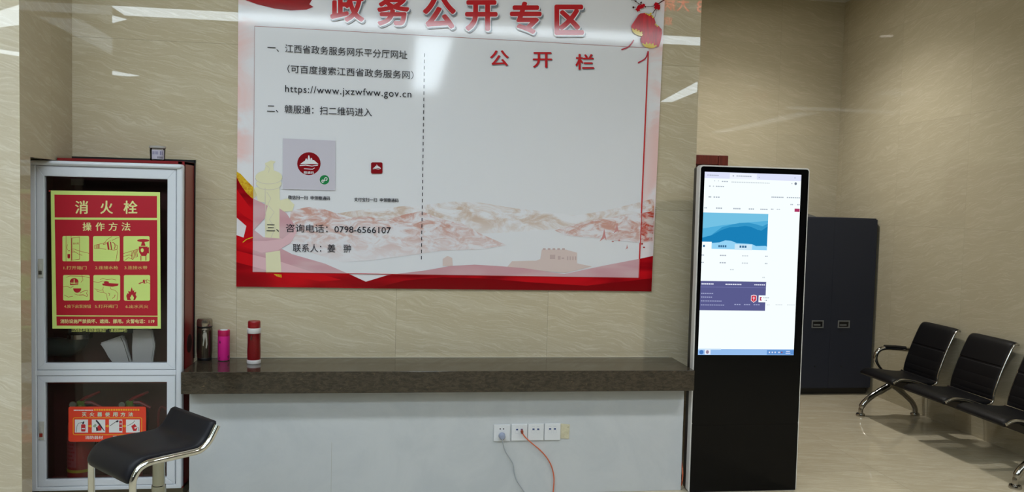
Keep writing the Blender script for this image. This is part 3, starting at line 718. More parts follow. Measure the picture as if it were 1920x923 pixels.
def ribbon_left(P):
    P.c('red', 5.3).poly([(443.5, 332), (457, 354), (474, 372), (502, 386), (496, 410), (476, 431), (462, 424), (443.6, 408)]).poly([(524, 391), (537, 400), (551, 420), (548, 434), (530, 448), (524, 447)]).poly([(462, 424), (476, 431), (494, 445), (530, 448), (520, 462), (474, 456), (455, 452)])
    P.c('red2', 6).poly([(443.6, 355), (456, 372), (474, 396), (474, 415), (458, 405), (443.5, 392)])
    P.c('red', 5.5).poly([(443.2, 441), (462, 447.5), (473, 446), (519, 462), (548, 477), (609, 494.5), (659, 516), (686, 528.5), (644, 537.5), (644, 540.2), (443, 537.7)])
    P.c('red2', 6).poly([(443.3, 470), (474, 478), (520, 489), (575, 507), (640, 525), (600, 528), (520, 512), (443.2, 492)])
    P.poly([(455, 462), (474, 452), (500, 452), (530, 448), (548, 434), (552, 420), (556, 436), (545, 456), (520, 470), (490, 474)])
    P.c('colm', 6.4).poly([(498, 474), (525, 470), (527.5, 512), (499, 512)])
    P.c('gold', 7).poly([(443.7, 322), (451, 326), (462, 338), (476, 352), (482, 366), (474, 373), (462, 362), (451, 346), (443.6, 332)]).poly([(513, 514), (528, 515), (528, 521), (518, 518)]).line([(455, 455), (462, 449), (474, 445)], 1.6)
def ribbon_bottom(P):
    P.c('red', 5.6).poly([(644, 537.3), (686, 528.5), (727, 516), (800, 507), (845, 499), (890, 496.5), (940, 499.5), (982, 503), (1058, 514), (1134, 498), (1197, 486), (1224.5, 480), (1221.5, 546.7), (644, 540.3)])
    P.c('deep', 6).poly([(700, 541), (760, 526), (830, 520), (900, 522), (1000, 530), (1100, 536), (1222, 522), (1221.5, 546.6)])
def ribbon_top(P):
    P.c('red', 5).poly([(447.4, -60), (596, -60), (588, -20), (586, -2), (580, 8), (588, 13), (575, 18), (545, 19.5), (515, 16), (482, 8), (460, 0), (447, -6)])
    P.c('red2', 6).poly([(447.4, -60), (560, -60), (560, -10), (520, 0), (475, -4), (447.3, -14)])
for nm, fn in (('hill_print', hills), ('column_print', column), ('ribbon_print', ribbon_left), ('ribbon_print', ribbon_bottom), ('ribbon_print', ribbon_top)):
    P = Art(False); fn(P); P.build(nm, nb)
# white panel carrying the text, with its outlines
P = Print(fpo)
P.ink(pm('panel_white', (230, 231, 238)), 8).poly(PANEL)
P.build('text_panel', nb)
for nm, fn in (('pale_hill_print', hills), ('pale_column_print', column), ('pale_ribbon_print', ribbon_left), ('pale_ribbon_print', ribbon_bottom)):
    P = Art(True); fn(P); P.build(nm, nb)
P = Print(fpo)
LY = 9
_f = fpo
def fpo(x, y, l): return _f(x, y, l+LY)
P.ink(pm('panel_thin_line', (176, 120, 116)), 10).line([(474, 510), (477.5, 49), (1216, 90)], 1.0)
P.ink(pm('panel_red_line', (200, 60, 62))).line([(1215.5, 96), (1197.5, 521)], 2.6).line([(474, 510.5), (1197, 521.5)], 1.2)
P.build('panel_outline', nb)
m_txt = pm('printed_text', (52, 52, 60)); P = Print(fpo); P.ink(m_txt, 10)
y0 = 100.0
for k in range(33):
    a, c = k/33, (k+0.55)/33; P.line([(796-6*a, 100+392*a), (796-6*c, 100+392*c)], 1.5)
P.build('dashed_line', nb)
def line_text(st, p0, p1, h, bold=0.004, space=1.0, mt=m_txt):
    P = Print(fpo); P.ink(mt, 10).text(st, p0, p1, h, bold, space); P.build('body_lettering', nb)
line_text('一、江西省政务服务网乐平分厅网址', (501.5, 88.8), (763.7, 103), 15.6)
line_text('（可百度搜索江西省政务服务网）', (539, 129), (775.4, 141), 15.6)
line_text('https://www.jxzwfww.gov.cn', (534.6, 168), (771.2, 178.5), 17.5, 0.004, 1.12)
line_text('二、赣服通：扫二维码进入', (500.7, 203), (697.4, 211), 15.6)
line_text('微信扫一扫  申领赣通码', (540, 370), (618.7, 372), 7.6, 0.02)
line_text('支付宝扫一扫  申领赣通码', (664, 374), (747.4, 376), 7.6, 0.02)
line_text('三、咨询电话：0798-6566107', (499.7, 427), (733, 431.5), 15.6)
line_text('联系人：姜   翀', (549, 465), (658, 466.2), 15.6)
# title: white rim, grey cast, red letters
m_cast = pm('title_grey_cast', (120, 126, 136)); m_rim = pm('title_white_rim', (232, 232, 236)); m_tr = pm('title_red', (190, 12, 26))
for ch, x0, y0, x1, y1 in (('政', 619, -17, 683, 41), ('务', 707, -10, 768, 48), ('公', 792.5, -5, 855, 54), ('开', 872, 0, 933, 58), ('专', 956, 3, 1015.5, 64), ('区', 1039.5, 8.5, 1095, 65.5)):
    P = Print(fpo)
    P.ink(m_cast, 10).char(ch, x0+1.5, y0+3, x1+3.5, y1+4.5, 0.05); P.ink(m_rim, 11).char(ch, x0-1.5, y0-1.5, x1+2, y1+2.5, 0.05); P.ink(m_tr, 12).char(ch, x0, y0, x1, y1, 0.034)
    P.build('title_lettering', nb)
m_sr2 = pm('subtitle_red', (196, 30, 38))
for ch, x0, y0, x1, y1 in (('公', 918.5, 94, 954, 124), ('开', 999, 97.5, 1035, 127.5), ('栏', 1078.7, 101, 1114, 131)):
    P = Print(fpo); P.ink(m_cast, 10).char(ch, x0+0.6, y0+0.8, x1+1, y1+1.2, 0.02); P.ink(m_sr2, 11).char(ch, x0, y0, x1, y1, 0.022); P.build('subtitle_lettering', nb)
# lanterns, blossom
K7 = 7.1
def f7(x, y, l): return fpo(1130+x/K7, y/K7, l)
m_lr = speckle('lantern_red', (206, 10, 26), (170, 4, 18), 9, 0.12, None, (8, 1, 1)); m_lg = pm('lantern_gold', (228, 200, 70)); m_lp = pm('lantern_tassel', (178, 40, 62)); m_dkb = pm('blossom_branch', (70, 40, 36)); m_bl = pm('blossom_red', (188, 18, 34))
def frill(P, c, a, n=5):
    c = np.array(c, float); d = np.array(a, float)
    P.poly(circ(c[0], c[1], np.hypot(*d)*0.92, 24)) if False else None
    nrm = np.array([-d[1], d[0]])/np.hypot(*d); 
    P.poly([tuple(c + d*math.cos(math.radians(t))*0.9 + nrm*26*math.sin(math.radians(t))) for t in range(0, 360, 18)])
    for k in range(n):
        q = c + d*(2*k/(n-1)-1)*0.95 - nrm*(30 if 0 < k < n-1 else 14); P.poly(circ(q[0], q[1], 12, 12, 12)); P.line([tuple(c + (q-c)*0.3), tuple(q)], 9)
for pts, gold, dirn, tas, ly in (([(480, 195), (505, 178), (560, 172), (640, 190), (685, 235), (706, 300), (690, 350), (640, 420), (585, 470), (540, 486), (470, 455), (405, 395), (380, 362), (384, 338), (430, 268)], (468, 440), (78, 38), [(415, 530), (385, 580), (335, 628), (250, 662)], 11),
                         ([(610, 370), (690, 335), (745, 345), (785, 390), (790, 440), (770, 560), (750, 620), (700, 625), (600, 610), (540, 590), (510, 560), (508, 510), (545, 440)], (622, 612), (88, 12), [(602, 680), (590, 740), (555, 790), (470, 838)], 13)):
    P = Print(f7); P.ink(m_lr, ly).poly(pts); P.ink(m_lg, ly+1)
    frill(P, gold, dirn)
    P.ink(m_lp).line(spline(tas, 5), [14 if k < 3 else 18 for k in range(3*5+1)])
    P.build('lantern_print', nb)
P = Print(f7); P.ink(m_lg, 14)
for x, y, r in ((575, 180, 10), (600, 190, 12), (625, 200, 16), (640, 180, 14), (660, 212, 12), (668, 232, 12), (706, 325, 12), (728, 345, 12)): P.poly(circ(x, y, r, r*.8, 10))
P.ink(m_dkb, 13).line([(405, -5), (440, 20), (500, 62), (570, 90), (660, 85), (730, 60), (770, 30), (830, -8)], [7, 7, 8, 7, 7, 9, 14, 16]).line([(730, 100), (690, 140), (665, 180)], 11).line([(716, 130), (706, 190), (690, 240)], 5).line([(500, 62), (520, 20)], 7).line([(400, 100), (440, 95)], 6)
for x, y, r in ((440, 15, 11), (512, 36, 13), (410, 98, 14), (570, 90, 10), (390, -3, 9)): P.poly(circ(x, y, r, r, 10))
P.ink(m_bl, 14)
for cx, cy, R in ((470, 125, 34), (520, 85, 34), (490, 95, 36), (545, 70, 26), (715, 60, 36), (735, 85, 38), (710, 100, 30), (745, 110, 26)): P.poly([(cx+R*(1 if k % 2 else .72)*math.cos(k*PI/5), cy+R*(1 if k % 2 else .72)*math.sin(k*PI/5)) for k in range(10)])
P.build('blossom_print', nb)
# round emblem card, green mark, small emblem (the scan codes themselves are left out)
P = Print(fpo); P.ink(pm('card_pale_lilac', (203, 198, 210)), 10).poly([(530.8, 259.5), (629, 264), (628.5, 357.5), (530, 355)]); P.build('emblem_card', nb)
m_emb = pm('emblem_dark_red', (136, 22, 30))
def emblem(P, cx, cy, s, ly):
    P.ink(m_white, ly)
    for x0, x1, x2, x3, h in ((-17, -9, -7, -8, 6), (-10, -6, -2, -4, 11), (-4, -1, 3, 2, 17), (2, 4, 8, 6, 12), (7, 8, 17, 11, 8)):
        P.poly([(cx+x0*s, cy+4*s), (cx+x1*s, cy+(4-h)*s), (cx+(x1+2)*s, cy+(4-h)*s), (cx+x2*s+2*s, cy+4*s)])
    P.line([(cx-18*s, cy+7*s), (cx-6*s, cy+6*s), (cx+6*s, cy+8*s), (cx+18*s, cy+6*s)], 1.6*s)
P = Print(fpo); P.ink(m_emb, 11).poly(circ(579.2, 307, 22, 21.5)); emblem(P, 579, 304, 0.95, 12); P.line([(570, 316.5), (586, 317.5), (590, 315)], 1.2).text('赣通码', (569.5, 323.6), (588.5, 324.2), 5.4, 0.02); P.build('round_emblem', nb)
P = Print(fpo); P.ink(pm('mark_green', (40, 130, 74)), 11).poly(circ(608.4, 337.3, 9, 8.8)); P.ink(m_white, 12).line(spline([(607.2, 341), (604.2, 342), (603.6, 338.6), (606, 337.8), (608.4, 339.4), (608.6, 335.4), (611, 333), (613.4, 335), (612.4, 338), (610.4, 338)], 4), 1.5); P.build('green_mark', nb)
P = Print(fpo); P.ink(m_emb, 11).poly(rrect(695.6, 304.5, 717.2, 325.8, 3)); emblem(P, 706.5, 314, 0.42, 12); P.build('square_emblem', nb)

# ------------------------------------------------------------------ screen kiosk
KY = 4.06
k0 = at(1306, 500, KY); kx0, kx1, kz1 = 1.522, 2.127, 1.731
ks = thing('touch_screen_kiosk', ((kx0+kx1)/2, 4.11, 0), 'tall black screen kiosk with silver rim showing a web page, right of the counter', 'kiosk')
def slab(y0, y1, dx, dz, r):
    return [(x, y0, z) for x, z in rrect(kx0+dx, 0.0+0.001, kx1-dx, kz1-dz, r)], (0, y1-y0, 0)
m_silver = mat('silver_rim', (214, 212, 210), 0.35, 0.15)
b = MB(); b.prism(*slab(KY, KY+0.042, 0, 0, 0.016)); b.build('rim', m_silver, ks, True)
b = MB(); b.prism(*slab(KY+0.0421, KY+0.085, 0.002, 0.006, 0.014)); b.box((kx0+0.03, KY+0.0851, 0.001), (kx1-0.03, KY+0.20, 0.035), 0.006); b.build('back_housing', m_black, ks, True)
zs = float(at(1400, 796, KY)[2]); m_kg = mat('kiosk_black_glass', (4, 4, 6), 0.12, 0, 0.22)
b = MB(); b.prism([(x, KY-0.0025, z) for x, z in rrect(kx0+0.007, zs+0.0015, kx1-0.006, kz1-0.007, 0.013)], (0, 0.0024, 0)); fr = b.build('front_glass', m_kg, ks)
b = MB(); b.prism([(x, KY-0.0025, z) for x, z in rrect(kx0+0.007, 0.004, kx1-0.006, zs-0.0015, 0.004)], (0, 0.0024, 0)); b.box((kx0+0.007, KY-0.001, zs-0.006), (kx1-0.006, KY-0.0002, zs+0.006)); b.build('lower_panel', m_kg, ks)
YS = KY-0.0028
sTL, sTR, sBL, sBR = [np.array(v, float) for v in ((1321.5, 322), (1502.6, 328), (1308.6, 665.8), (1488, 666.2))]
def fsc(u, v, l):   # u, v in 0..1 from the top left corner of the picture
    q = sTL*(1-u)*(1-v) + sTR*u*(1-v) + sBL*(1-u)*v + sBR*u*v
    return tuple(at(q[0], q[1], YS-0.0003*l))
SE = 1.0
def es(name, rgb, k=1.0): return emis('screen_'+name, rgb, SE*k)
m_sw = bpy.data.materials.new('screen_white'); m_sw.use_nodes = True; nt = m_sw.node_tree; nt.nodes.clear()
so = nt.nodes.new('ShaderNodeOutputMaterial'); se = nt.nodes.new('ShaderNodeEmission'); nt.links.new(se.outputs[0], so.inputs[0]); se.inputs[0].default_value = lin((246, 255, 255)); se.inputs[1].default_value = 1.02
P = Print(fsc); P.ink(m_sw, 0).rect(0, 0, 1, 1); sc_ = P.build('screen', ks)
P = Print(fsc); P.ink(es('tab_bar', (222, 226, 250)), 1).rect(0, 0, 1, 0.035); P.ink(es('tab', (240, 244, 255)), 2).rect(0.26, 0.004, 0.54, 0.035)
mg = es('grey', (166, 174, 188)); ml = es('light_grey', (200, 208, 216)); md = es('dark', (120, 130, 146))
def dash(u, v, wd, m=mg, h=0.008, n=None):
    h *= 0.75
    n = n or max(2, int(wd/0.018)); P.ink(m, 3)
    for k in range(n): P.rect(u+wd*k/n, v-h/2, u+wd*(k+0.72)/n, v+h/2)
dash(0.05, 0.018, 0.10); dash(0.33, 0.018, 0.16); dash(0.03, 0.018, 0.01, md); dash(0.29, 0.018, 0.015, md); dash(0.56, 0.022, 0.012); dash(0.93, 0.018, 0.012)
for u in (0.10, 0.14): dash(u, 0.048, 0.012, ml)
dash(0.18, 0.05, 0.07, mg); dash(0.28, 0.052, 0.40, ml, 0.007); dash(0.90, 0.05, 0.012, mg); P.ink(md, 3).poly(circ(0.945, 0.05, 0.013, 0.008, 12))
dash(0.05, 0.078, 0.02, mg); dash(0.09, 0.078, 0.012, mg); dash(0.12, 0.078, 0.09, mg); dash(0.05, 0.137, 0.03, md); dash(0.10, 0.137, 0.07, mg)
dash(0.70, 0.128, 0.13, mg); dash(0.86, 0.128, 0.14, mg); dash(0.90, 0.166, 0.03, mg); dash(0.97, 0.166, 0.03, mg); dash(0.70, 0.195, 0.03, mg); dash(0.76, 0.195, 0.04, ml)
P.ink(es('crimson', (170, 50, 96)), 3).rect(0.945, 0.188, 0.998, 0.206)
for u, w_ in ((0.01, .03), (0.13, .07), (0.31, .08), (0.47, .06), (0.59, .08)): dash(u, 0.197, w_, mg, 0.009)
P.build('browser_page', sc_)
P = Print(fsc); P.ink(es('sky_blue', (84, 176, 220)), 2).rect(0.0, 0.222, 0.675, 0.42)
P.ink(es('pale_sky', (116, 194, 228)), 3).poly([(0, 0.222), (0.675, 0.222), (0.675, 0.26), (0.4, 0.275), (0.2, 0.29), (0, 0.31)])
P.ink(es('hill_light', (52, 150, 200)), 4).poly([(0.08, 0.35), (0.2, 0.30), (0.30, 0.285), (0.38, 0.275), (0.47, 0.272), (0.55, 0.28), (0.62, 0.29), (0.675, 0.275), (0.675, 0.40), (0.08, 0.39)])
P.ink(es('hill_blue', (26, 128, 184)), 5).poly([(0.0, 0.36), (0.10, 0.345), (0.2, 0.315), (0.28, 0.30), (0.36, 0.298), (0.44, 0.29), (0.5, 0.295), (0.57, 0.31), (0.61, 0.315), (0.675, 0.29), (0.675, 0.41), (0.4, 0.41), (0.0, 0.40)])
P.ink(es('cloud', (150, 212, 246)), 6).poly([(0.10, 0.42), (0.10, 0.388), (0.18, 0.384), (0.24, 0.372), (0.30, 0.374), (0.36, 0.386), (0.46, 0.388), (0.52, 0.39), (0.56, 0.40), (0.66, 0.398), (0.675, 0.402), (0.675, 0.422)])
P.ink(m_sw, 7).poly([(0, 0.382), (0.10, 0.382), (0.10, 0.423), (0, 0.423)]); P.ink(es('tab_pale', (206, 232, 248)), 7).rect(0.34, 0.392, 0.52, 0.423)
P.ink(es('banner_text', (60, 110, 150)), 8)
for k in range(4): P.rect(0.17+k*0.022, 0.399, 0.187+k*0.022, 0.411)
for k in range(3): P.rect(0.39+k*0.026, 0.399, 0.41+k*0.026, 0.411)
P.rect(0.01, 0.399, 0.03, 0.411); P.build('banner_picture', sc_)
P = Print(fsc)
for v in (0.455, 0.495): dash(0.0, v, 0.03, mg); dash(0.19, v, 0.07, mg); dash(0.42, v, 0.07, ml); dash(0.66, v, 0.03, mg)
dash(0.30, 0.532, 0.045, ml); dash(0.64, 0.572, 0.03, ml)
P.ink(es('footer', (90, 92, 142)), 1).rect(0.0, 0.596, 0.682, 0.756); P.ink(es('footer_rule', (120, 124, 176)), 2).rect(0, 0.628, 0.682, 0.630)
mf = es('footer_text', (172, 178, 214)); mfw = es('footer_title', (236, 240, 255))
dash(0.01, 0.612, 0.13, mfw, 0.009); dash(0.26, 0.613, 0.17, mfw, 0.009); dash(0.56, 0.613, 0.115, mfw, 0.008)
for v, w_ in ((0.664, .13), (0.684, .12), (0.705, .22), (0.727, .25)): dash(0.01, v, w_, mf, 0.006)
for u in (0.36, 0.46, 0.56): dash(u, 0.723, 0.07, mf, 0.006)
P.ink(es('shield_rim', (240, 220, 226)), 3).poly([(0.53, 0.672), (0.56, 0.668), (0.59, 0.672), (0.59, 0.70), (0.56, 0.712), (0.53, 0.70)]); P.ink(es('shield', (206, 44, 66)), 4).poly([(0.536, 0.676), (0.56, 0.672), (0.584, 0.676), (0.584, 0.698), (0.56, 0.708), (0.536, 0.698)])
P.ink(mfw, 5).rect(0.548, 0.684, 0.572, 0.688).rect(0.557, 0.678, 0.563, 0.70)
P.ink(m_sw, 3).rect(0.61, 0.671, 0.70, 0.709); P.ink(es('tile_red', (190, 60, 90)), 4).poly([(0.622, 0.68), (0.645, 0.68), (0.634, 0.69), (0.645, 0.70), (0.622, 0.70)])
dash(0.655, 0.684, 0.07, mg, 0.006); dash(0.67, 0.698, 0.03, md, 0.006); dash(0.70, 0.723, 0.03, ml, 0.005); dash(0.79, 0.722, 0.075, ml, 0.005); dash(0.91, 0.722, 0.085, ml, 0.005)
P.build('page_footer', sc_)
P = Print(fsc); P.ink(es('taskbar', (150, 190, 238)), 1).rect(0, 0.968, 1, 1.0); P.ink(es('taskbar_light', (200, 226, 250)), 2).rect(0.0, 0.966, 0.24, 0.972); P.ink(es('taskbar_active', (232, 238, 250))).rect(0.07, 0.970, 0.13, 0.998)
P.ink(es('start_blue', (70, 120, 190)), 3).poly(circ(0.035, 0.985, 0.022, 0.012, 14)); P.ink(es('icon_grey', (150, 130, 150)), 3).poly(circ(0.098, 0.984, 0.016, 0.010, 12))
P.ink(es('tray', (96, 146, 210)), 2).rect(0.72, 0.972, 1.0, 0.998)
for u in (0.74, 0.77, 0.80, 0.84, 0.87): P.ink(mfw if u != 0.87 else m_sr, 3).rect(u, 0.981, u+0.012, 0.989)
P.ink(mfw, 3).rect(0.92, 0.978, 0.96, 0.981).rect(0.915, 0.988, 0.965, 0.991)
P.build('task_bar', sc_)

# ------------------------------------------------------------------ flasks on the ledge
ZT = 0.6672
def bottle(px, py, top, w_px, label, parts):
    g = atZ(px, py, 0.667); x, y = float(g[0]), float(g[1])
    hh = float(at(px, top, y)[2]) - ZT; r = float(at(px+w_px/2, py, y)[0] - at(px-w_px/2, py, y)[0])/2
    t = thing('drink_flask', (x, y, ZT), label, 'flask', 'drink flasks on the ledge')
    for nm, prof, m in parts:
        b = MB(); b.lathe([(a*r, c*hh) for a, c in prof], (x, y, ZT), 36); b.build(nm, m, t, True)
    return t, x, y, r, hh
m_smoke = mat('smoky_steel', (92, 84, 72), 0.22, 0.85); m_stl = mat('polished_lid', (160, 150, 138), 0.2, 0.9)
t, x, y, r, hh = bottle(383.5, 675, 597, 29, 'grey brown steel flask with shiny lid, leftmost of the three on the ledge', (
    ('flask_body', [(0.0, 0), (0.86, 0.0), (0.90, 0.012), (0.92, 0.05), (1.0, 0.22), (1.0, 0.70), (0.98, 0.765), (0.90, 0.785)], m_smoke),
    ('base_ring', [(0.925, 0.006), (0.935, 0.012), (0.945, 0.055), (0.925, 0.06)], m_black),
    ('seal_ring', [(0.98, 0.785), (1.0, 0.79), (1.0, 0.815), (0.98, 0.82)], m_black),
    ('lid', [(0.98, 0.82), (1.0, 0.83), (1.0, 0.93), (0.96, 0.97), (0.80, 0.995), (0.0, 1.0)], m_stl)))
def fbt(u, v, l): a = math.radians(-77+u); rr = r*1.012+0.0003*l; return (x+rr*math.cos(a), y+rr*math.sin(a), ZT+v*hh)
P = Print(fbt); P.ink(mat('flask_pattern_silver', (190, 188, 180), 0.3, 0.5), 0)
for pts in ([(-14, .62), (-6, .70), (4, .68), (10, .71), (16, .64), (20, .40), (14, .30), (8, .31), (10, .44), (4, .58), (-4, .44), (-8, .36), (-14, .38), (-10, .50)], [(-10, .72), (4, .74), (6, .70), (-8, .69)]):
    P.poly(pts)
P.build('printed_pattern', t)
m_pink = mat('hot_pink', (206, 30, 128), 0.35); m_pink2 = mat('deep_pink_lid', (190, 20, 84), 0.3); m_dot = mat('dark_pink_print', (110, 16, 70), 0.4)
t, x, y, r, hh = bottle(419.5, 676, 618, 23, 'short hot pink flask between the grey flask and the red flask', (
    ('flask_body', [(0.0, 0.02), (0.94, 0.022), (0.98, 0.04), (0.98, 0.79), (0.97, 0.80)], m_pink),
    ('base', [(0.0, 0), (0.66, 0), (0.70, 0.02), (0.0, 0.021)], m_alu),
    ('lid', [(0.97, 0.80), (1.0, 0.81), (1.0, 0.97), (0.94, 0.985), (0.70, 0.985), (0.66, 0.975), (0.0, 0.975)], m_pink2),
    ('lid_disc', [(0.0, 0.976), (0.64, 0.978), (0.6, 1.0), (0.0, 1.0)], m_alu)))
P = Print(fbt); P.ink(m_dot, 0)
for u, v, s in ((-40, .64, 1), (-44, .60, .9), (-36, .60, .9), (46, .10, 1), (40, .14, .8), (48, .16, .8), (-42, .12, .7), (-48, .08, .8)): P.poly([(u+7*s*math.cos(a*PI/4), v+0.03*s*math.sin(a*PI/4)) for a in range(8)])
P.build('printed_pattern', t)
m_rg = speckle('glitter_red', (100, 5, 12), (130, 10, 18), 320, 0.3); m_wb = mat('flask_white_band', (206, 202, 200), 0.35); m_rl = mat('flask_red_lid', (140, 12, 22), 0.3)
t, x, y, r, hh = bottle(476, 681, 601, 27, 'red flask with two white bands, rightmost of the three on the ledge', (
    ('flask_body', [(0.0, 0.06), (0.92, 0.088), (0.93, 0.30), (0.88, 0.50), (0.92, 0.70), (0.94, 0.705)], m_rg),
    ('base_band', [(0.0, 0), (0.94, 0.0), (0.98, 0.012), (0.98, 0.075), (0.94, 0.088), (0.0, 0.088)], m_wb),
    ('upper_band', [(0.0, 0.705), (0.94, 0.705), (0.98, 0.715), (0.98, 0.815), (0.94, 0.828), (0.0, 0.828)], m_wb),
    ('lid', [(0.0, 0.828), (0.84, 0.829), (0.87, 0.84), (0.87, 0.965), (0.80, 0.99), (0.0, 1.0)], m_rl)))
P = Print(fbt); P.ink(m_smoke, 0).poly([(-28, .66), (-20, .67), (-22, .60), (-28, .55), (-32, .60)]); P.build('printed_mark', t)

# ------------------------------------------------------------------ bar stool
hs = 0.47
B_ = atZ(249, 899, hs); ed = np.array([.737, .675, 0]); ew = np.array([.675, -.737, 0]); Wd = 0.345
O_ = B_ - ew*Wd/2; O_[2] = 0
def SL(d, w_, z): return tuple(O_ + ed*d + ew*w_ + np.array([0, 0, z]))
pc = SL(0.184, 0, 0)
st = thing('bar_stool', pc, 'bar stool with black leather seat and chrome tube frame before the fire cabinet', 'stool')
prof = [(0, 0.40), (0, 0.455), (0.006, 0.478), (0.022, 0.502), (0.045, 0.514), (0.075, 0.518), (0.15, 0.518), (0.235, 0.518), (0.265, 0.522), (0.288, 0.536), (0.306, 0.556), (0.325, 0.588), (0.334, 0.604)]
H2 = Wd/2
path = [SL(d, H2, z) for d, z in prof[::-1]] + [SL(0, H2, 0.24), SL(0, H2-0.006, 0.205), SL(0, H2-0.03, 0.185), SL(0, 0, 0.182), SL(0, -H2+0.03, 0.185), SL(0, -H2+0.006, 0.205), SL(0, -H2, 0.24)] + [SL(d, -H2, z) for d, z in prof]
b = MB(); b.tube(spline(path, 4), 0.0128, 12); b.build('tube_frame', m_chrome, st, 60)
# seat: padded shell between the rails, rolled over the front and up the back
sp_ = [(-0.008, 0.450), (-0.005, 0.476), (0.010, 0.503), (0.037, 0.522), (0.076, 0.528), (0.15, 0.527), (0.23, 0.525), (0.266, 0.531), (0.291, 0.549), (0.309, 0.574), (0.326, 0.601), (0.338, 0.616)]
sp_ = [tuple(v) for v in spline([(a, c) for a, c in sp_], 4)]
rings = []
for i, (d, z) in enumerate(sp_):
    a = np.array(sp_[max(i-1, 0)]); c = np.array(sp_[min(i+1, len(sp_)-1)]); tn = (c-a)/np.hypot(*(c-a)); nr = np.array([-tn[1], tn[0]])
    f = min(1, 0.35+i*0.25, 0.35+(len(sp_)-1-i)*0.25); ring = []
    for k in range(24):
        an = 2*PI*k/24; cw, sw = math.cos(an), math.sin(an)
        wv = -0.0065 + math.copysign(abs(cw)**0.28, cw)*(H2-0.0065 - (0.008*(1-f))); tv = math.copysign(abs(sw)**0.5, sw)*0.018*f
        ring.append(SL(d+nr[0]*tv, wv, z+nr[1]*tv))
    rings.append(ring)
b = MB(); b.loft(rings); b.build('seat', m_leather, st, 50)
m_pole = mat('satin_pole', (176, 178, 168), 0.22, 1.0)
b = MB(); b.lathe([(0.027, 0.03), (0.027, 0.36), (0.0235, 0.362), (0.0235, 0.497)], pc, 16); b.build('pole', m_pole, st, 20)
b = MB(); q0 = SL(0.10, 0, 0.495); 
for dd in (0.12, 0.25): b.tube([SL(dd, -H2, 0.512), SL(dd, H2, 0.512)], 0.007, 8)
b.tube([SL(0.115, 0, 0.505), SL(0.255, 0, 0.505)], 0.012, 8); b.build('seat_bracket', m_black, st)
b = MB(); b.lathe([(0.0, 0.0), (0.205, 0.0), (0.21, 0.006), (0.20, 0.014), (0.06, 0.032), (0.03, 0.05), (0.0, 0.05)], pc, 48); b.build('base_disc', m_chrome, st, 25)

# ------------------------------------------------------------------ sockets and cables on the counter front
CF = CY - 0.0002
K8 = 6.033
def fso(x, y, l): p = at(890+x/K8, 770+y/K8, CF-0.008-0.0004*l); return tuple(p)
m_plate = mat('socket_white', (216, 218, 222), 0.3); m_hole = mat('socket_hole', (30, 30, 36), 0.5); m_jack = mat('jack_blue', (46, 66, 120), 0.4); m_pale = mat('socket_line', (190, 194, 200), 0.4)
def plate(x0, y0, x1, y1, label, jacks):
    a, c = at(890+x0/K8, 770+y1/K8, CF), at(890+x1/K8, 770+y0/K8, CF)
    t = thing('wall_socket', ((a[0]+c[0])/2, CF, a[2]), label, 'socket', 'white wall plates on the counter front')
    b = MB(); b.box((float(a[0]), CF-0.008, float(a[2])), (float(c[0]), CF, float(c[2])), 0.0025, 3); b.build('face_plate', m_plate, t, True)
    w_ = x1-x0; P = Print(fso)
    if jacks:
        for u in (0.36, 0.65):
            xx = x0+w_*u; P.ink(m_jack, 1).rect(xx-10, y0+58, xx+14, y0+75); P.ink(m_pale).rect(xx-16, y0+36, xx+18, y0+40).loop([(xx-18, y0+80), (xx+20, y0+80), (xx+20, y0+112), (xx-18, y0+112)], 3)
        P.build('data_jack', t)
    else:
        P.ink(m_hole, 1).poly(circ(x0+w_*.41, y0+52, 8, 8, 12)).poly(circ(x0+w_*.61, y0+52, 8, 8, 12)); P.build('pin_hole', t)
    return t
plate(212, 157, 400, 347, 'single white power socket with a round plug in it, leftmost of the row', False)
plate(412, 150, 595, 341, 'white data plate with the orange cable plugged into it', True)
plate(597, 146, 782, 337, 'white data plate with two empty blue jacks, between two other data plates', True)
plate(784, 143, 971, 334, 'white data plate with two empty blue jacks, beside the yellowed card', True)
b = MB(); b.prism([tuple(at(890+x/K8, 770+y/K8, CF-0.003)) for x, y in ((973, 150), (1077, 160), (1066, 322), (970, 316))], (0, 0.003, 0))
m_cream = speckle('yellowed_card', (204, 198, 172), (190, 182, 152), 30, 0.6)
t = tag(b.build('wall_card', m_cream, None, None, tuple(at(1060, 820, CF))), 'yellowed cream card stuck beside the last wall plate', 'card')
b = MB(); b.prism([tuple(at(890+x/K8, 770+y/K8, CF-0.0036)) for x, y in ((1048, 186), (1070, 184), (1068, 190), (1050, 194))], (0, 0.0004, 0)); b.build('ink_mark', mat('card_mark', (140, 136, 116), 0.6), t)
m_gcable = mat('grey_cable', (166, 172, 180), 0.4); m_gplug = mat('clear_grey_plug', (150, 158, 180), 0.25); m_ocable = mat('orange_cable', (212, 104, 68), 0.45); m_brown = mat('brown_plug', (150, 66, 46), 0.45)
def pt(x, y, off): p = at(890+x/K8, 770+y/K8, CF-off); return tuple(p)
t = thing('grey_power_lead', pt(330, 340, 0.02), 'grey power lead hanging from the round plug in the leftmost socket', 'cable')
c = at(890+308/K8, 770+285/K8, CF-0.0085)
b = MB(); b.lathe([(0.0175, 0), (0.0175, -0.004), (0.016, -0.022), (0.010, -0.030), (0.0, -0.031)], tuple(c), 24, (0, 1, 0)); b.build('plug', m_gplug, t, True)
b = MB(); b.tube(spline([pt(312, 300, 0.034), pt(314, 340, 0.034), pt(325, 390, 0.03), pt(352, 470, 0.02), pt(400, 545, 0.012), pt(435, 610, 0.008), pt(445, 690, 0.006), pt(470, 780, 0.006), pt(520, 860, 0.008), pt(600, 980, 0.01), pt(660, 1080, 0.012)], 6), 0.0028, 8); b.build('cord', m_gcable, t, True)
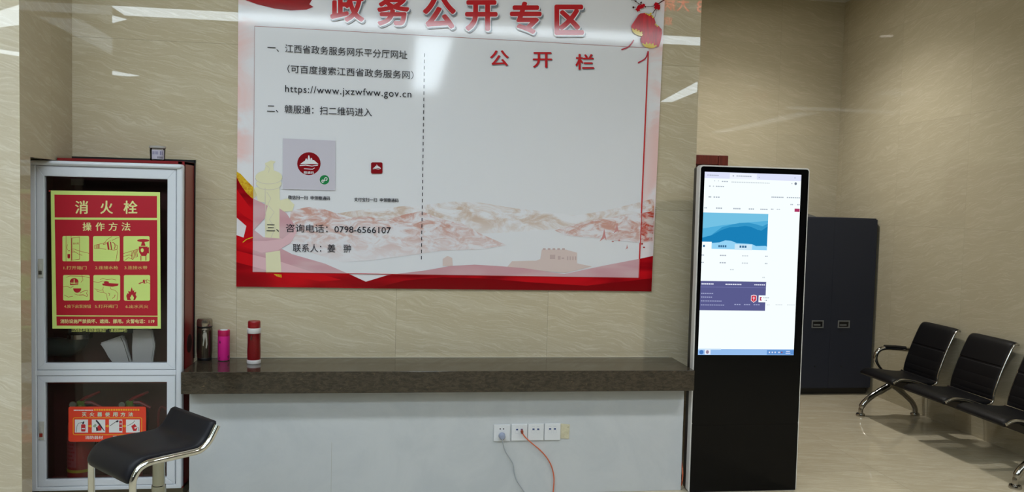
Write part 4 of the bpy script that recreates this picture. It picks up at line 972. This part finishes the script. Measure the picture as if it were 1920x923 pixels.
t = thing('orange_network_cable', pt(540, 250, 0.02), 'orange network cable curving down from the plate right of the power socket', 'cable')
b = MB(); b.tube([pt(534, 228, 0.0095), pt(535, 236, 0.022), pt(540, 262, 0.022)], [0.006, 0.0075, 0.005], 10); b.build('plug', m_brown, t, True)
b = MB(); b.tube(spline([pt(536, 250, 0.02), pt(570, 300, 0.022), pt(640, 365, 0.02), pt(730, 440, 0.015), pt(805, 520, 0.01), pt(860, 610, 0.008), pt(888, 700, 0.007), pt(897, 790, 0.007), pt(890, 900, 0.008), pt(880, 1000, 0.01), pt(872, 1080, 0.012)], 6), 0.0030, 10); b.build('cord', m_ocable, t, True)
b = MB(); b.tube(spline([(1.506, CY+0.04, 0.004), (1.5045, CY+0.010, 0.03), (1.504, CY-0.004, 0.07), (1.504, CY+0.004, 0.115), (1.505, CY+0.05, 0.19), (1.507, CY+0.12, 0.30)], 6), 0.003, 8)
tag(b.build('orange_cable', m_ocable, None, True, (1.507, CY, 0)), 'short loop of orange cable in the gap between counter and screen kiosk', 'cable')

# ------------------------------------------------------------------ dark metal cabinet in the corner
m_slate = mat('slate_metal', (35, 39, 52), 0.5, 0, 0.35); m_hgrey = mat('handle_grey', (116, 118, 120), 0.35, 0.2)
dk = thing('metal_cabinet', (3.485, 6.5, 0), 'dark slate double door metal cabinet in the corner behind the screen kiosk', 'cabinet')
DX0, DX1, DYF, DZ = 3.11, 3.862, 6.2, 1.461
b = MB(); b.box((DX0, DYF+0.02, 0.05), (DX1, 6.85, DZ), 0.006); b.build('cabinet_body', m_slate, dk, True)
b = MB(); b.box((DX0+0.01, DYF+0.05, 0.0), (DX1-0.01, 6.84, 0.0495)); b.build('plinth', m_black, dk)
xm = (DX0+DX1)/2
def cdoor(x0, x1, hx):
    b = MB(); b.box((x0, DYF, 0.062), (x1, DYF+0.0195, DZ-0.01), 0.001); d = b.build('door', m_slate, dk, True)
    z0 = 0.588
    b = MB()
    w2, h2 = 0.052, 0.031
    for lo, hi in (((-w2, -h2), (w2, -h2+0.009)), ((-w2, h2-0.009), (w2, h2)), ((-w2, -h2+0.009), (-w2+0.010, h2-0.009)), ((w2-0.010, -h2+0.009), (w2, h2-0.009))):
        b.box((hx+lo[0], DYF-0.005, z0+lo[1]), (hx+hi[0], DYF-0.0001, z0+hi[1]))
    b.box((hx-0.034, DYF-0.004, z0-0.011), (hx+0.024, DYF-0.0001, z0-0.001)); h = b.build('handle', m_hgrey, d)
    b = MB(); b.box((hx-w2+0.01, DYF-0.0015, z0-h2+0.009), (hx+w2-0.01, DYF-0.0002, z0+h2-0.009)); b.build('handle_recess', m_black, h)
    b = MB(); c = (hx-0.006, DYF, 0.24); b.lathe([(0.006, 0), (0.006, -0.004)], c, 10, (0, 1, 0)); b.build('lock', m_black, d)
cdoor(DX0+0.004, xm-0.0005, 3.372); cdoor(xm+0.0005, DX1-0.004, 3.600)
b = MB()
bx0, bx1 = 3.05, 3.355
r0_ = [(3.13, 6.24, DZ+0.0005), (bx1, 6.24, DZ+0.0005), (bx1, 6.62, DZ+0.0005), (3.13, 6.62, DZ+0.0005)]
r1_ = [(3.15, 6.30, DZ+0.024), (bx1-0.05, 6.30, DZ+0.024), (bx1-0.05, 6.58, DZ+0.024), (3.15, 6.58, DZ+0.024)]
b.loft([r0_, r1_]); tag(b.build('storage_box', mat('dark_grey_box', (66, 68, 68), 0.5), None, None, (3.24, 6.43, DZ)), 'low dark grey box with sloping sides lying on the slate metal cabinet', 'box')

# ------------------------------------------------------------------ waiting bench along the right wall
bn = thing('waiting_bench', (3.6, 4.8, 0), 'three seat waiting bench with black padded seats and chrome arms along the right wall', 'bench')
m_pad = mat('black_pad', (9, 9, 13), 0.5, 0, 0.22); m_dch = mat('bench_chrome', (176, 174, 170), 0.12, 1.0)
b = MB(); b.box((3.585, 3.86, 0.245), (3.655, 5.60, 0.295), 0.004); b.build('beam', m_black, bn, True)
def bench_leg(Y):
    b = MB()
    b.tube(spline([(3.62, Y, 0.262), (3.60, Y, 0.225), (3.545, Y, 0.192), (3.47, Y, 0.150), (3.41, Y, 0.098), (3.388, Y, 0.055), (3.386, Y, 0.022)], 5), [0.026]*12+[0.022]*12+[0.017]*7, 12)
    b.tube(spline([(3.61, Y, 0.235), (3.66, Y, 0.212), (3.72, Y, 0.165), (3.785, Y, 0.108), (3.815, Y, 0.06), (3.822, Y, 0.022)], 5), [0.026]*10+[0.021]*16, 12)
    l = b.build('leg_frame', m_dch, bn, 60)
    for xx in (3.386, 3.822):
        b = MB(); b.lathe([(0.0, 0.0), (0.032, 0.0), (0.034, 0.008), (0.03, 0.020), (0.017, 0.026), (0, 0.026)], (xx, Y, 0), 20); b.build('foot', m_dch, l, True)
bench_leg(5.545); bench_leg(4.01)
seat_prof = [(3.365, 0.322), (3.372, 0.340), (3.40, 0.352), (3.45, 0.350), (3.52, 0.342), (3.60, 0.333), (3.66, 0.330), (3.70, 0.336)]
def pad(prof, y0, y1, th, m, name, rib=None):
    prof = [tuple(v) for v in spline(prof, 4)]; rings = []
    for i, (x, z) in enumerate(prof):
        a = np.array(prof[max(i-1, 0)]); c = np.array(prof[min(i+1, len(prof)-1)]); tn = (c-a)/np.hypot(*(c-a)); nr = np.array([-tn[1], tn[0]])
        f = min(1, 0.4+i*0.3, 0.4+(len(prof)-1-i)*0.3); ring = []
        rb = 1.0 if rib is None else rib(i/(len(prof)-1))
        for k in range(20):
            an = 2*PI*k/20; cw, sw = math.cos(an), math.sin(an)
            yy = (y0+y1)/2 + math.copysign(abs(cw)**0.3, cw)*((y1-y0)/2 - 0.008*(1-f)); tv = math.copysign(abs(sw)**0.6, sw)*th*f*(rb if sw > 0 else 1)
            ring.append((x+nr[0]*tv, yy, z+nr[1]*tv))
        rings.append(ring)
    b = MB(); b.loft(rings); return b.build(name, m, bn, 50)
def ribs(u):   # stitched channels across the lower half of the back
    if u > 0.46: return 1.0 if u > 0.48 else 0.6
    return 0.82 + 0.18*abs(math.sin(u/0.46*PI*4))**0.5
back_prof = [(3.700, 0.345), (3.702, 0.375), (3.712, 0.42), (3.735, 0.49), (3.765, 0.57), (3.795, 0.64), (3.818, 0.685), (3.838, 0.700), (3.856, 0.698)]
bp2 = [tuple(v) for v in spline(back_prof, 8)]
for y1, y0 in ((5.535, 5.135), (5.015, 4.595), (4.49, 4.085)):
    pad(seat_prof, y0, y1, 0.018, m_pad, 'seat')
    pad([tuple(v) for v in bp2], y0+0.012, y1-0.012, 0.013, m_pad, 'backrest', ribs)
    b = MB()
    for yy in (y0+0.002, y1-0.002):
        k_ = -0.004 if yy < y0+0.01 else 0.012
        b.tube([(x+k_, yy, z) for x, z in bp2], 0.0075, 8)
        b.tube(spline([(3.696, yy, 0.345), (3.680, yy, 0.325), (3.64, yy, 0.312), (3.60, yy, 0.306)], 5), 0.0075, 8)
    b.tube([(3.690, y0, 0.343), (3.690, y1, 0.343)], 0.008, 8)
    b.build('back_frame', m_dch, bn, 60)
    b = MB(); yy = y0-0.012
    b.tube(spline([(3.362, yy, 0.340), (3.40, yy, 0.358), (3.44, yy, 0.362), (3.52, yy, 0.350), (3.62, yy, 0.318)], 6), 0.009, 8); b.build('seat_trim', m_dch, bn, 60)
for Y in (5.575, 4.035):
    b = MB(); b.tube(spline([(3.60, Y, 0.30), (3.545, Y, 0.345), (3.508, Y, 0.40), (3.505, Y, 0.45), (3.53, Y, 0.488), (3.58, Y, 0.503), (3.66, Y, 0.500), (3.74, Y, 0.493), (3.795, Y, 0.490)], 6), [0.016]*49, 12)
    a = b.build('armrest', m_dch, bn, 60)
    b = MB(); b.tube([(3.80, Y, 0.490), (3.80, Y-0.05 if Y > 5 else Y+0.06, 0.560)], 0.006, 8); b.tube([(3.57, Y, 0.503+0.008), (3.66, Y, 0.508), (3.74, Y, 0.501)], 0.0165, 10); b.build('arm_pad', m_black, a, True)
